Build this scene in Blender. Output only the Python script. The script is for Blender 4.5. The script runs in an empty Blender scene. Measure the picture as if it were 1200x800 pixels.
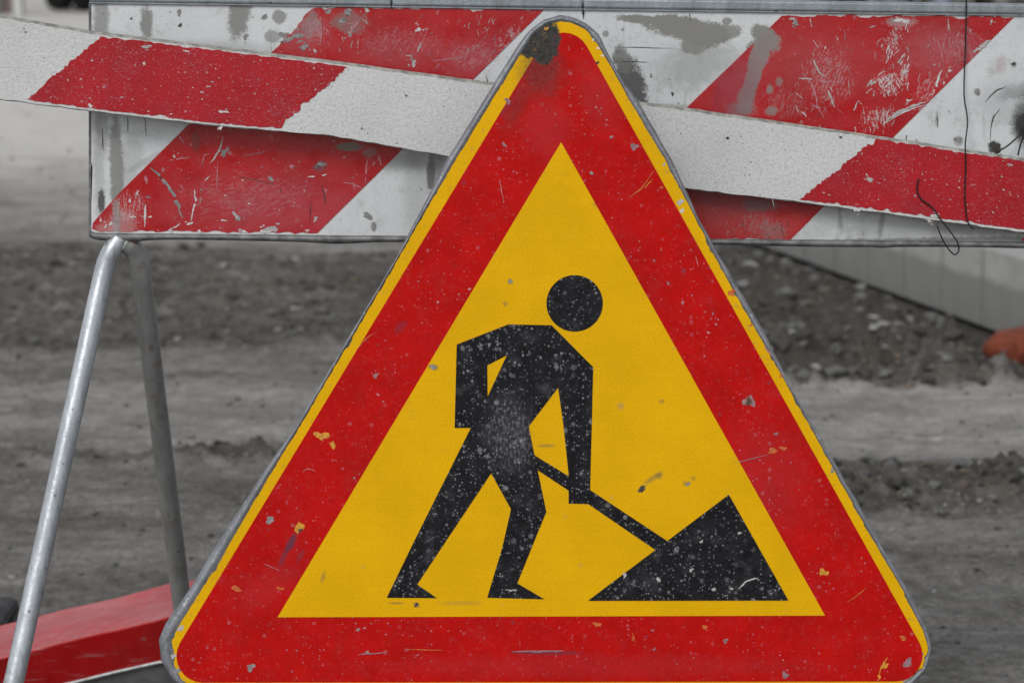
import bpy, bmesh, math, random
import numpy as np
from mathutils import Vector, Matrix
from mathutils.geometry import tessellate_polygon

random.seed(7)
scene = bpy.context.scene
COL = scene.collection
R = math.radians

# ------------------------------------------------------------------ camera model
CAM_H = 1.15
PITCH = R(10.0)
FPX = 85.0 / 36.0 * 1200.0          # focal length in photo pixels
FWD = Vector((0, math.cos(PITCH), -math.sin(PITCH)))
UP = Vector((0, math.sin(PITCH), math.cos(PITCH)))
CAM = Vector((0, 0, CAM_H))
D0 = 2.833                          # distance of the sign, 1 photo pixel = 1 mm there


def ray(px, py):
    return Vector((1, 0, 0)) * ((px - 600) / FPX) + UP * ((400 - py) / FPX) + FWD


def at_y(px, py, Y):
    r = ray(px, py)
    return CAM + r * (Y / r.y)


def ground_pt(px, py):
    r = ray(px, py)
    return CAM + r * (-CAM_H / r.z)


class Plane:
    """a flat object's own plane: local x to the right, local y up, local z out of its face"""

    def __init__(self, origin, right, normal):
        self.o = Vector(origin)
        self.n = Vector(normal).normalized()
        r = Vector(right)
        self.r = (r - self.n * r.dot(self.n)).normalized()
        self.u = self.n.cross(self.r)

    def matrix(self):
        m = Matrix.Identity(4)
        for i in range(3):
            m[i][0], m[i][1], m[i][2], m[i][3] = self.r[i], self.u[i], self.n[i], self.o[i]
        return m

    def loc(self, px, py):
        d = ray(px, py)
        t = (self.o - CAM).dot(self.n) / d.dot(self.n)
        p = CAM + d * t - self.o
        return (p.dot(self.r), p.dot(self.u))

    def world(self, px, py, z=0.0):
        x, y = self.loc(px, py)
        return self.o + self.r * x + self.u * y + self.n * z


# ------------------------------------------------------------------ object helpers
def link(o):
    COL.objects.link(o)
    return o


def tag(o, label=None, cat=None, group=None, kind=None):
    if label:
        o['label'] = label
    if cat:
        o['category'] = cat
    if group:
        o['group'] = group
    if kind:
        o['kind'] = kind
    return o


def thing(name, label, cat, mat=None, group=None):
    o = link(bpy.data.objects.new(name, None))
    o.empty_display_size = 0.05
    if mat is not None:
        o.matrix_world = mat
    return tag(o, label, cat, group)


def mesh_obj(name, verts, faces, mats, parent=None, mat_idx=None, smooth=False):
    me = bpy.data.meshes.new(name)
    me.from_pydata([tuple(v) for v in verts], [], [tuple(f) for f in faces])
    for m in (mats if isinstance(mats, (list, tuple)) else [mats]):
        me.materials.append(m)
    if mat_idx is not None:
        me.polygons.foreach_set('material_index', mat_idx)
    if smooth:
        me.polygons.foreach_set('use_smooth', [True] * len(me.polygons))
    me.update()
    o = link(bpy.data.objects.new(name, me))
    if parent is not None:
        o.parent = parent
    return o


def from_bm(name, bm, mats, parent=None, smooth=False):
    me = bpy.data.meshes.new(name)
    bmesh.ops.recalc_face_normals(bm, faces=bm.faces)
    bm.to_mesh(me)
    bm.free()
    for m in (mats if isinstance(mats, (list, tuple)) else [mats]):
        me.materials.append(m)
    if smooth:
        me.polygons.foreach_set('use_smooth', [True] * len(me.polygons))
    o = link(bpy.data.objects.new(name, me))
    if parent is not None:
        o.parent = parent
    return o


def bm_box(bm, lo, hi, bevel=0.0, seg=2):
    r = bmesh.ops.create_cube(bm, size=1.0)
    lo, hi = Vector(lo), Vector(hi)
    for v in r['verts']:
        v.co = Vector([lo[i] + (v.co[i] + 0.5) * (hi[i] - lo[i]) for i in range(3)])
    if bevel:
        es = list({e for v in r['verts'] for e in v.link_edges})
        bmesh.ops.bevel(bm, geom=es, offset=bevel, segments=seg, profile=0.5, affect='EDGES')


def tube(pts, rad, n=14, cap=True):
    """verts, faces of a tube along points; rad a number or one per point"""
    pts = [Vector(p) for p in pts]
    rads = rad if isinstance(rad, (list, tuple)) else [rad] * len(pts)
    V, F = [], []
    t0 = (pts[1] - pts[0]).normalized()
    a = t0.orthogonal().normalized()
    for i, p in enumerate(pts):
        t = (pts[min(i + 1, len(pts) - 1)] - pts[max(i - 1, 0)]).normalized()
        a = (a - t * a.dot(t)).normalized()
        b = t.cross(a)
        for k in range(n):
            w = 2 * math.pi * k / n
            V.append(p + (a * math.cos(w) + b * math.sin(w)) * rads[i])
    for i in range(len(pts) - 1):
        for k in range(n):
            k2 = (k + 1) % n
            F.append((i * n + k, i * n + k2, (i + 1) * n + k2, (i + 1) * n + k))
    if cap:
        F.append(tuple(range(n))[::-1])
        F.append(tuple((len(pts) - 1) * n + k for k in range(n)))
    return V, F


def spline(pts, per=6):
    """Catmull-Rom through points"""
    pts = [Vector(p) for p in pts]
    out = []
    P = [pts[0] * 2 - pts[1]] + pts + [pts[-1] * 2 - pts[-2]]
    for i in range(1, len(P) - 2):
        p0, p1, p2, p3 = P[i - 1], P[i], P[i + 1], P[i + 2]
        for k in range(per):
            t = k / per
            out.append(0.5 * ((2 * p1) + (p2 - p0) * t + (2 * p0 - 5 * p1 + 4 * p2 - p3) * t * t
                              + (3 * p1 - p0 - 3 * p2 + p3) * t ** 3))
    out.append(pts[-1])
    return out


# ------------------------------------------------------------------ shader helper
class G:
    def __init__(self, name):
        self.mat = bpy.data.materials.new(name)
        self.mat.use_nodes = True
        self.nt = self.mat.node_tree
        self.bsdf = self.nt.nodes['Principled BSDF']
        tc = self.nt.nodes.new('ShaderNodeTexCoord')
        self.P = tc.outputs['Object']

    def new(self, t):
        return self.nt.nodes.new(t)

    def put(self, sock, v):
        if isinstance(v, bpy.types.NodeSocket):
            self.nt.links.new(v, sock)
        elif isinstance(v, (tuple, list)):
            sock.default_value = (tuple(v) + (1.0,))[:4] if len(sock.default_value) == 4 else tuple(v)[:3]
        else:
            sock.default_value = v

    def m(self, op, a, b=0.0, c=0.0):
        n = self.new('ShaderNodeMath')
        n.operation = op
        for s, v in zip(n.inputs, (a, b, c)):
            self.put(s, v)
        return n.outputs[0]

    def mul(self, a, b): return self.m('MULTIPLY', a, b)
    def add(self, a, b): return self.m('ADD', a, b)
    def mx(self, a, b): return self.m('MAXIMUM', a, b)

    def ss(self, x, lo, hi, a=0.0, b=1.0):
        n = self.new('ShaderNodeMapRange')
        n.interpolation_type = 'SMOOTHSTEP'
        n.clamp = True
        self.put(n.inputs['Value'], x)
        n.inputs['From Min'].default_value = lo
        n.inputs['From Max'].default_value = hi
        n.inputs['To Min'].default_value = a
        n.inputs['To Max'].default_value = b
        return n.outputs['Result']

    def noise(self, scale, detail=2.0, rough=0.5, vec=None, dist=0.0, color=False):
        n = self.new('ShaderNodeTexNoise')
        self.put(n.inputs['Vector'], vec or self.P)
        n.inputs['Scale'].default_value = scale
        n.inputs['Detail'].default_value = detail
        n.inputs['Roughness'].default_value = rough
        n.inputs['Distortion'].default_value = dist
        return n.outputs['Color' if color else 'Fac']

    def vec_scale(self, s, vec=None, rot=(0, 0, 0), loc=(0, 0, 0)):
        n = self.new('ShaderNodeMapping')
        self.put(n.inputs['Vector'], vec or self.P)
        n.inputs['Scale'].default_value = s
        n.inputs['Rotation'].default_value = rot
        n.inputs['Location'].default_value = loc
        return n.outputs[0]

    def warp(self, scale, amp, vec=None):
        c = self.noise(scale, 2, 0.5, vec, color=True)
        a = self.new('ShaderNodeVectorMath')
        a.operation = 'MULTIPLY_ADD'
        self.nt.links.new(c, a.inputs[0])
        a.inputs[1].default_value = (amp, amp, amp)
        self.put(a.inputs[2], vec or self.P)
        return a.outputs[0]

    def splat(self, scale, rmax, power=3.0, vec=None, soft=0.35, warp=(400, 0.002)):
        """round irregular drops of random size; scale per metre, rmax in cell units"""
        v = self.warp(warp[0], warp[1], vec)
        n = self.new('ShaderNodeTexVoronoi')
        self.put(n.inputs['Vector'], v)
        n.inputs['Scale'].default_value = scale
        sep = self.new('ShaderNodeSeparateColor')
        self.nt.links.new(n.outputs['Color'], sep.inputs[0])
        r = self.m('POWER', sep.outputs[0], power)
        r = self.mul(r, rmax)
        d = self.m('SUBTRACT', r, n.outputs['Distance'])
        return self.ss(d, 0.0, rmax * soft)

    def blob(self, c, rx, ry, ang=0.0, soft=0.25, amp=0.6, nscale=60.0, detail=4):
        n = self.new('ShaderNodeMapping')
        n.vector_type = 'TEXTURE'
        self.put(n.inputs['Vector'], self.P)
        n.inputs['Location'].default_value = (c[0], c[1], 0)
        n.inputs['Rotation'].default_value = (0, 0, ang)
        n.inputs['Scale'].default_value = (rx, ry, 1000)
        l = self.new('ShaderNodeVectorMath')
        l.operation = 'LENGTH'
        self.nt.links.new(n.outputs[0], l.inputs[0])
        d = l.outputs['Value']
        nz = self.noise(nscale, detail + 4, 0.72)
        d = self.add(d, self.mul(self.m('SUBTRACT', nz, 0.5), amp * 2.0))
        if not hasattr(self, 'fine_'):
            self.fine_ = self.m('SUBTRACT', self.noise(330, 5, 0.8), 0.5)
        d = self.add(d, self.mul(self.fine_, amp * 1.5))
        return self.ss(d, 1 - soft, 1 + soft, 1.0, 0.0)

    def scuff(self, c, rx, ry, ang=0.0, run=60, lo=.50, hi=.60):
        """rubbed patch made of fine streaks running along angle run"""
        m = self.blob(c, rx, ry, ang, .7, .7, 70)
        st = self.noise(1.0, 5, .7, self.vec_scale((70, 420, 1), self.vec_scale((1, 1, 1), self.warp(30, .012), (0, 0, -R(run)))))
        fine = self.noise(420, 4, .7)
        t = self.add(self.mul(st, .6), self.mul(fine, .4))
        # the patch thins out towards its rim
        return self.ss(self.m('SUBTRACT', t, self.mul(self.m('SUBTRACT', 1.0, m), .28)), lo - .03, hi - .03)

    def mix(self, f, a, b):
        n = self.new('ShaderNodeMix')
        n.data_type = 'RGBA'
        self.put(n.inputs['Factor'], f)
        self.put(n.inputs['A'] if False else n.inputs[6], a)
        self.put(n.inputs[7], b)
        return n.outputs[2]

    def gain(self, col, f):
        n = self.new('ShaderNodeVectorMath')
        n.operation = 'SCALE'
        self.put(n.inputs[0], col)
        self.put(n.inputs[3], f)
        return n.outputs[0]

    def bump(self, h, dist=0.001, strength=1.0, prev=None):
        n = self.new('ShaderNodeBump')
        n.inputs['Distance'].default_value = dist
        n.inputs['Strength'].default_value = strength
        self.put(n.inputs['Height'], h)
        if prev is not None:
            self.nt.links.new(prev, n.inputs['Normal'])
        return n.outputs[0]

    def done(self, col, rough=0.5, metal=0.0, normal=None, spec=0.5, coat=0.0):
        b = self.bsdf
        self.put(b.inputs['Base Color'], col)
        self.put(b.inputs['Roughness'], rough)
        self.put(b.inputs['Metallic'], metal)
        self.put(b.inputs['Specular IOR Level'], spec)
        if coat:
            b.inputs['Coat Weight'].default_value = coat
            b.inputs['Coat Roughness'].default_value = 0.12
        if normal is not None:
            self.nt.links.new(normal, b.inputs['Normal'])
        return self.mat


def plain(name, col, rough=0.5, metal=0.0, var=0.2, nscale=40.0, spec=0.5, bump=0.0):
    g = G(name)
    f = g.ss(g.noise(nscale, 4, 0.6), 0.25, 0.75, 1 - var, 1 + var)
    nrm = g.bump(g.noise(nscale * 4, 3), bump) if bump else None
    return g.done(g.gain(col, f), rough, metal, nrm, spec)


# colours
RED_S = (0.46, 0.003, 0.0018)
YEL_S = (0.71, 0.388, 0.0012)
RED_B = (0.40, 0.003, 0.006)
RED_P = (0.40, 0.004, 0.010)
WHITE = (0.62, 0.64, 0.65)
GREYD = (0.17, 0.17, 0.16)

# ------------------------------------------------------------------ planes of the flat things
SIGN = Plane(CAM + FWD * D0 + UP * (-0.405) + Vector((0.045, 0, 0)), (1, 0, 0), -FWD)
BY = 2.985
BOARD = Plane(at_y(640, 278, BY), (1, 0.0, 0), (0, -1, 0))
PLANK = Plane(at_y(600, 150, 2.955), Vector((1.2, 0.024, 0)), Vector((0.024, -1.2, 0)))


def px_s(plane):
    a, b = plane.loc(600, 150), plane.loc(700, 150)
    return (b[0] - a[0]) / 100


SB, SP, SS = px_s(BOARD), px_s(PLANK), 0.001

# ------------------------------------------------------------------ materials of the sign
def sign_stain(g, col):
    """cement smear over the tip of the sign"""
    a = g.mx(g.blob(SIGN.loc(638, 50), .0185, .027, R(-6), .12, .35, 90), g.blob(SIGN.loc(624, 46), .016, .024, R(-24), .12, .3, 110))
    b = g.blob(SIGN.loc(634, 84), .024, .028, R(-12), .55, .55, 60)
    b2 = g.blob(SIGN.loc(612, 112), .010, .040, R(-28), .6, .6, 90)
    m = g.mx(a, g.mx(g.mul(b, 0.55), g.mul(b2, .35)))
    n = g.ss(g.noise(260, 5, .75), .3, .7, .5, 1.5)
    m = g.mul(m, g.ss(g.noise(190, 5, .8), .26, .46, .72, 1.0))
    return g.mix(m, col, g.gain((0.044, 0.043, 0.040), n))


def mat_sign_red():
    g = G('sign_red_film')
    f = g.ss(g.noise(16, 7, .7), .3, .7, .84, 1.10)
    f2 = g.ss(g.noise(900, 2), .3, .7, .90, 1.10)
    col = g.gain(RED_S, g.mul(f, f2))
    # dull scuffed areas
    sc = g.mul(g.ss(g.noise(28, 7, .7), .50, .78), .45)
    col = g.mix(sc, col, (0.38, 0.025, 0.028))
    sc = g.mul(g.ss(g.noise(170, 6, .8), .53, .68), .45)
    col = g.mix(sc, col, (0.43, 0.045, 0.05))
    sc = g.mul(g.ss(g.noise(130, 6, .8, g.vec_scale((1, 1, 1), loc=(3, 3, 0))), .55, .70), .35)
    col = g.mix(sc, col, (0.20, 0.003, 0.006))
    where = g.ss(g.noise(22, 3), .35, .65, .25, 1.0)
    s1 = g.splat(120, .36, 4, warp=(600, .003))
    s2 = g.splat(260, .38, 3.5, warp=(900, .002))
    sp = g.mul(g.mx(g.mul(s1, .50), g.mul(s2, .72)), where)
    col = g.mix(sp, col, (0.45, 0.16, 0.19))
    dk = g.mul(g.splat(70, .28, 8), .5)
    col = g.mix(dk, col, (0.12, 0.05, 0.07))
    # pale scuff at (740,330)...(700,150)
    for (x, y, rx, ry, a, k) in ((640, 150, 26, 30, 0, .35), (700, 110, 20, 40, 20, .3), (310, 690, 40, 18, 30, .25),
                                 (700, 780, 240, 12, 0, .22), (900, 560, 45, 60, 20, .25)):
        col = g.mix(g.mul(g.blob(SIGN.loc(x, y), rx * .001, ry * .001, R(a), .6, .9, 70), k * .8), col, (0.38, 0.045, 0.055))
    # dark drag mark under the yellow chip
    for (x, y, rx, ry, a, k) in ((341, 636, 4, 13, -28, .85), (331, 655, 3, 9, -25, .5), (352, 652, 2.4, 8, -28, .45), (640, 764, 40, 2.6, 0, .55),
                                 (470, 383, 9, 5, 40, .35), (590, 128, 12, 5, 50, .35)):
        col = g.mix(g.mul(g.blob(SIGN.loc(x, y), rx * .001, ry * .001, R(a), .4, .7, 160), k), col, (0.10, 0.035, 0.06))
    col = sign_stain(g, col)
    rough = g.ss(g.noise(40, 4), .3, .7, .42, .62)
    nrm = g.bump(g.noise(1500, 1), .00008)
    return g.done(col, rough, 0, nrm, .08)


def mat_sign_yellow(rim=False):
    g = G('sign_yellow_edging' if rim else 'sign_yellow_film')
    f = g.ss(g.noise(10, 5, .6), .3, .7, .93, 1.05)
    wv = g.noise(1.0, 2, .5, g.vec_scale((500, 560, 1)))
    f2 = g.ss(wv, .25, .75, .90, 1.10)
    band = g.ss(g.noise(1.0, 2, .5, g.vec_scale((6, 160, 1))), .3, .7, .985, 1.012)
    col = g.gain(YEL_S, g.mul(g.mul(f, f2), band))
    # greyish faint spots
    s = g.mul(g.splat(55, .22, 6, soft=.8), .30)
    col = g.mix(s, col, (0.33, 0.25, 0.12))
    s2 = g.mul(g.mul(g.splat(24, .16, 7, soft=.6), .45), 1.0)
    col = g.mix(s2, col, (0.25, 0.20, 0.12))
    d = g.mul(g.ss(g.noise(26, 5, .7), .56, .8), .22)
    col = g.mix(d, col, (0.45, 0.26, 0.03))
    if not rim:
        for (x, y, rx, ry, a, k) in ((752, 572, 6, 2.6, 35, .9), (765, 560, 12, 3, 32, .5), (773, 557, 4, 4, 0, .5), (640, 522, 9, 2, 0, .5), (775, 470, 3, 3, 0, .4),
                                     (508, 430, 6, 3, -10, .8), (598, 330, 3, 3, 0, .6), (592, 356, 2.6, 3, 0, .5), (379, 675, 2.5, 6, -15, .45),
                                     (488, 708, 4, 3, -30, .7), (465, 706, 9, 1.2, 0, .6), (540, 706, 24, 2.5, 0, .28), (880, 640, 5, 8, 30, .25), (804, 566, 4, 3, 0, .5),
                                     (812, 560, 3, 3, 0, .4), (845, 630, 26, 4, 30, .16), (690, 205, 3, 2, 0, .6), (700, 240, 5, 3, 0, .4)):
            col = g.mix(g.mul(g.blob(SIGN.loc(x, y), rx * .001, ry * .001, R(a), .45, .7, 220), k), col, (0.17, 0.125, 0.05))
    else:
        e = g.mul(g.ss(g.noise(120, 4, .7), .57, .72), .5)
        col = g.mix(e, col, (0.35, 0.22, 0.06))
        col = sign_stain(g, col)
    nrm = g.bump(wv, .0001)
    return g.done(col, .5, 0, nrm, .07)


def mat_sign_black():
    g = G('sign_black_film')
    col = g.gain((0.0095, 0.0095, 0.011), g.ss(g.noise(60, 4), .3, .7, .8, 1.5))
    where = g.ss(g.noise(24, 5, .65), .34, .62, .25, 1.0)
    s1 = g.splat(100, .46, 3.0, warp=(450, .005), soft=.5)
    s2 = g.splat(200, .48, 2.6, warp=(800, .003), soft=.5)
    s3 = g.splat(380, .54, 2.0, warp=(900, .0015), soft=.5)
    cl = g.blob(SIGN.loc(598, 508), .022, .038, R(5), .7, .8, 90)
    rub = g.mul(cl, g.ss(g.noise(1.0, 4, .65, g.vec_scale((420, 160, 1))), .46, .70))
    a = g.mul(g.mx(g.mx(g.mul(s1, .46), g.mul(s2, .60)), g.mul(s3, .66)), where)
    col = g.mix(a, col, (0.36, 0.36, 0.38))
    col = g.mix(g.mul(cl, .06), col, (0.3, 0.3, 0.32))
    col = g.mix(g.mul(rub, .5), col, (0.34, 0.34, 0.36))
    haze = g.mul(g.ss(g.noise(45, 5, .7), .5, .8), .16)
    col = g.mix(haze, col, (0.3, 0.3, 0.32))
    return g.done(col, .5, 0, None, .08)


def mat_plate():
    g = G('sign_bare_metal')
    f = g.ss(g.noise(30, 5, .65), .3, .7, .75, 1.2)
    col = g.gain((0.21, 0.22, 0.24), f)
    sc = g.mul(g.ss(g.noise(220, 3, .7), .58, .7), .6)
    col = g.mix(sc, col, (0.5, 0.5, 0.5))
    dk = g.mul(g.ss(g.noise(140, 4, .7, g.vec_scale((1, 1, 1), loc=(3, 1, 0))), .58, .72), .6)
    col = g.mix(dk, col, (0.06, 0.055, 0.05))
    return g.done(col, g.ss(g.noise(80, 3), .3, .7, .42, .6), .35, g.bump(g.noise(160, 4), .0006), .4)


M_S_RED = mat_sign_red()
M_S_YEL = mat_sign_yellow()
M_S_RIM = mat_sign_yellow(True)
M_S_BLK = mat_sign_black()
M_PLATE = mat_plate()
M_CHIP_GREY = plain('chip_grey', (0.23, 0.225, 0.22), .6, 0, .35, 300)
M_CHIP_MAUVE = plain('chip_mauve', (0.26, 0.15, 0.17), .6, 0, .35, 300)
M_CHIP_YEL = plain('chip_yellow', (0.55, 0.24, 0.01), .5, 0, .35, 300)
M_CHIP_ORANGE = plain('scratch_orange', (0.50, 0.10, 0.01), .5, 0, .35, 300)
M_CHIP_DARK = plain('chip_dark', (0.04, 0.035, 0.03), .7, 0, .3, 200)
M_CHIP_WHITE = plain('chip_white', (0.58, 0.55, 0.55), .5, 0, .2, 300)
M_CHIP_PINK = plain('chip_pink', (0.44, 0.17, 0.19), .5, 0, .25, 300)
M_CHIP_LIGHTGREY = plain('scratch_light_grey', (0.40, 0.38, 0.37), .5, 0, .25, 300)
M_RUST = plain('rust', (0.13, 0.05, 0.02), .8, 0, .4, 200)


# ------------------------------------------------------------------ flat shapes with marks
def resample(pts, n, closed=True):
    pts = [Vector((p[0], p[1])) for p in pts]
    if closed:
        pts = pts + [pts[0]]
    L = [0]
    for a, b in zip(pts, pts[1:]):
        L.append(L[-1] + (b - a).length)
    out, j = [], 0
    for k in range(n):
        d = L[-1] * k / (n if closed else n - 1)
        while j < len(L) - 2 and L[j + 1] < d:
            j += 1
        t = (d - L[j]) / max(1e-9, L[j + 1] - L[j])
        out.append(pts[j].lerp(pts[j + 1], min(1, t)))
    return out


def fillet(pts, r, n=8):
    out = []
    N = len(pts)
    for i in range(N):
        p = Vector(pts[i])
        a = (Vector(pts[i - 1]) - p).normalized()
        b = (Vector(pts[(i + 1) % N]) - p).normalized()
        half = a.angle(b) / 2
        t = r / math.tan(half)
        c = p + (a + b).normalized() * (r / math.sin(half))
        s = p + a * t - c
        e = p + b * t - c
        ang = s.angle_signed(e) if hasattr(s, 'angle_signed') else 0
        for k in range(n + 1):
            w = -ang * k / n
            out.append((c.x + s.x * math.cos(w) - s.y * math.sin(w), c.y + s.x * math.sin(w) + s.y * math.cos(w)))
    return out


class Flat:
    """polygons lying on one plane, several materials, given in photo pixels"""

    def __init__(self, plane, scale, mats):
        self.pl, self.s, self.mats = plane, scale, mats
        self.V, self.F, self.I = [], [], []

    def idx(self, m):
        if m not in self.mats:
            self.mats.append(m)
        return self.mats.index(m)

    def poly(self, loops, z, m, thick=0.0, px=True):
        """loops: outline (and holes); a film of the given thickness whose front lies at z"""
        if px:
            loops = [[self.pl.loc(*p) for p in l] for l in loops]
        tri = tessellate_polygon([[Vector((p[0], p[1], 0)) for p in l] for l in loops])
        flat = [p for l in loops for p in l]
        b = len(self.V)
        mi = self.idx(m)
        self.V += [(p[0], p[1], z) for p in flat]
        for t in tri:
            a, c, d = (flat[i] for i in t)
            if (c[0] - a[0]) * (d[1] - a[1]) - (c[1] - a[1]) * (d[0] - a[0]) < 0:
                t = (t[0], t[2], t[1])
            self.F.append(tuple(b + i for i in t))
            self.I.append(mi)
        if thick:
            for l in loops:
                n = len(l)
                c = len(self.V)
                self.V += [(p[0], p[1], z) for p in l] + [(p[0], p[1], z - thick) for p in l]
                for k in range(n):
                    k2 = (k + 1) % n
                    self.F.append((c + k, c + n + k, c + n + k2, c + k2))
                    self.I.append(mi)

    def chip(self, x, y, r, z, m, asp=1.0, ang=0.0, n=17, jag=.55):
        pts = []
        ph = [random.uniform(0, 6.28) for _ in range(3)]
        for k in range(n):
            w = 2 * math.pi * k / n
            rr = r * (1 + jag * (.5 * math.sin(2 * w + ph[0]) + .35 * math.sin(3 * w + ph[1]) + .5 * random.uniform(-1, 1)))
            rr = max(rr, r * .25)
            a, b = math.cos(w) * rr * asp, math.sin(w) * rr
            pts.append((x + a * math.cos(ang) - b * math.sin(ang), y + a * math.sin(ang) + b * math.cos(ang)))
        self.poly([pts], z, m)

    def scratch(self, pts, w, z, m, jit=.3, gap=.06):
        """tapered thin scratch through pixel points"""
        q = spline([(p[0], p[1], 0) for p in pts], 4) if len(pts) > 2 else [Vector((*pts[0], 0)).lerp(Vector((*pts[1], 0)), k / 6) for k in range(7)]
        n = len(q)
        L, Rr = [], []
        for i, p in enumerate(q):
            t = (q[min(i + 1, n - 1)] - q[max(0, i - 1)]).normalized()
            s = Vector((-t.y, t.x, 0))
            e = math.sin(math.pi * (i + .35) / (n - .3)) ** .6
            ww = w * .5 * e * random.uniform(.55, 1.35)
            j = s * random.uniform(-jit, jit) * w
            L.append(p + s * ww + j)
            Rr.append(p - s * ww + j)
        for i in range(n - 1):
            if n > 7 and 0 < i < n - 2 and random.random() < gap:
                continue
            self.poly([[tuple(L[i][:2]), tuple(L[i + 1][:2]), tuple(Rr[i + 1][:2]), tuple(Rr[i][:2])]], z, m)

    def build(self, name, parent):
        return mesh_obj(name, self.V, self.F, self.mats, parent, self.I)


class Stripes:
    """several Flats side by side on one board: marks go to the stripe they lie on"""

    def __init__(self, plane, scale, mat, bounds):
        self.b = bounds
        self.fl = [Flat(plane, scale, [mat]) for _ in range(len(bounds) + 1)]

    def pick(self, x):
        return self.fl[sum(x > b for b in self.b)]

    def poly(self, loops, z, m, thick=0.0):
        self.pick(sum(p[0] for p in loops[0]) / len(loops[0])).poly(loops, z, m, thick)

    def chip(self, x, *a, **k):
        y, r = a[0], a[1]
        self.pick(x).chip(x, y, r * .66, *a[2:], **k)
        for _ in range(2 if r > 1.7 else 0):      # crumbs broken off beside the knock
            w, d = random.uniform(0, 6.28), r * random.uniform(.9, 2.0)
            self.pick(x).chip(x + d * math.cos(w), y + d * math.sin(w), r * random.uniform(.12, .3), *a[2:], **k)

    def scratch(self, pts, *a, **k):
        self.pick(pts[0][0]).scratch(pts, *a, **k)

    def build(self, name, parent):
        for f in self.fl:
            if f.V:
                f.build(name, parent)


def jagged(a, b, step, amp, big=0.0):
    """points from a towards b with a ragged offset (b left out)"""
    a, b = Vector(a), Vector(b)
    L = (b - a).length
    n = max(2, int(L / step))
    nr = Vector((-(b - a).y, (b - a).x)) / L
    out = []
    off = 0
    for k in range(n):
        t = (k + (random.uniform(-.3, .3) if k else 0)) / n
        if big and random.random() < .18:
            off = random.uniform(-big, big)
        off *= .75
        o = 0 if k == 0 else random.uniform(-amp, amp) + off
        p = a.lerp(b, t) + nr * o
        out.append((p.x, p.y))
    return out


def ragged(corners, step, amp, big=0.0):
    out = []
    for i, c in enumerate(corners):
        out += jagged(c, corners[(i + 1) % len(corners)], step, amp, big)
    return out


# ------------------------------------------------------------------ road works sign
sign = thing('warning_sign', 'triangular yellow road works sign with red border and black digging worker', 'road sign', SIGN.matrix())

GREY = [(656, 17), (673, 20), (687, 27), (703, 41), (722, 80), (751, 123), (783, 178), (819, 254), (845, 302), (886, 370), (931, 460), (984, 550), (1010, 597),
        (1062, 687), (1089, 740), (1093, 759), (1086, 785), (1068, 806), (1048, 814), (640, 817), (228, 815), (202, 798), (188, 774), (185, 750), (194, 729),
        (221, 691), (262, 624), (311, 549), (345, 500), (465, 300), (525, 184), (581, 94), (605, 55), (619, 36), (638, 22)]
YELO = [(657, 25), (674, 28), (687, 35), (700, 51), (713, 73), (738, 118), (779, 186), (812, 250), (856, 334), (905, 420), (950, 500), (1004, 598),
        (1059, 693), (1081, 737), (1088, 759), (1081, 782), (1064, 797), (1045, 807), (640, 809), (235, 808), (213, 797), (203, 776), (200, 752), (207, 737),
        (228, 703), (262, 648), (318, 552), (352, 498), (468, 300), (531, 192), (591, 94), (612, 60), (625, 40), (641, 28)]
NQ = 420
ga = [SIGN.loc(*p) for p in resample(GREY, NQ)]
ya = [SIGN.loc(*p) for p in resample(YELO, NQ)]


def plate_mesh():
    V, F = [], []
    rings = []
    for k, (i_f, z) in enumerate(((0.0, 0.0), (0.15, 0.0016), (0.40, 0.0026), (0.66, 0.0016), (.86, -.001), (.97, -.0045), (1.0, -.008), (.97, -.015), (.85, -.018), (0.0, -.018))):
        ring = []
        for j, (a, b) in enumerate(zip(ya, ga)):
            w = 0.0003 * math.sin(j * .37) + .00025 * math.sin(j * .91 + 1)
            p = Vector(a).lerp(Vector(b), i_f)
            ring.append(len(V))
            V.append((p.x + w * i_f, p.y + w * i_f, z))
        rings.append(ring)
    for r0, r1 in zip(rings, rings[1:]):
        for j in range(NQ):
            j2 = (j + 1) % NQ
            F.append((r0[j], r1[j], r1[j2], r0[j2]))
    tri = tessellate_polygon([[Vector((p[0], p[1], 0)) for p in ya]])
    for t in tri:
        F.append(tuple(rings[0][i] for i in t))
    inner = [Vector(a) * 1.0 for a in ya]
    b = len(V)
    V += [(p[0], p[1], -.0165) for p in inner]
    for t in tri:
        F.append(tuple(b + i for i in reversed(t)))
    return V, F


V, F = plate_mesh()
plate = mesh_obj('sign_plate', V, F, M_PLATE, sign, None, True)
bm = bmesh.new(); bm.from_mesh(plate.data); bmesh.ops.recalc_face_normals(bm, faces=bm.faces); bm.to_mesh(plate.data); bm.free()

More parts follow.
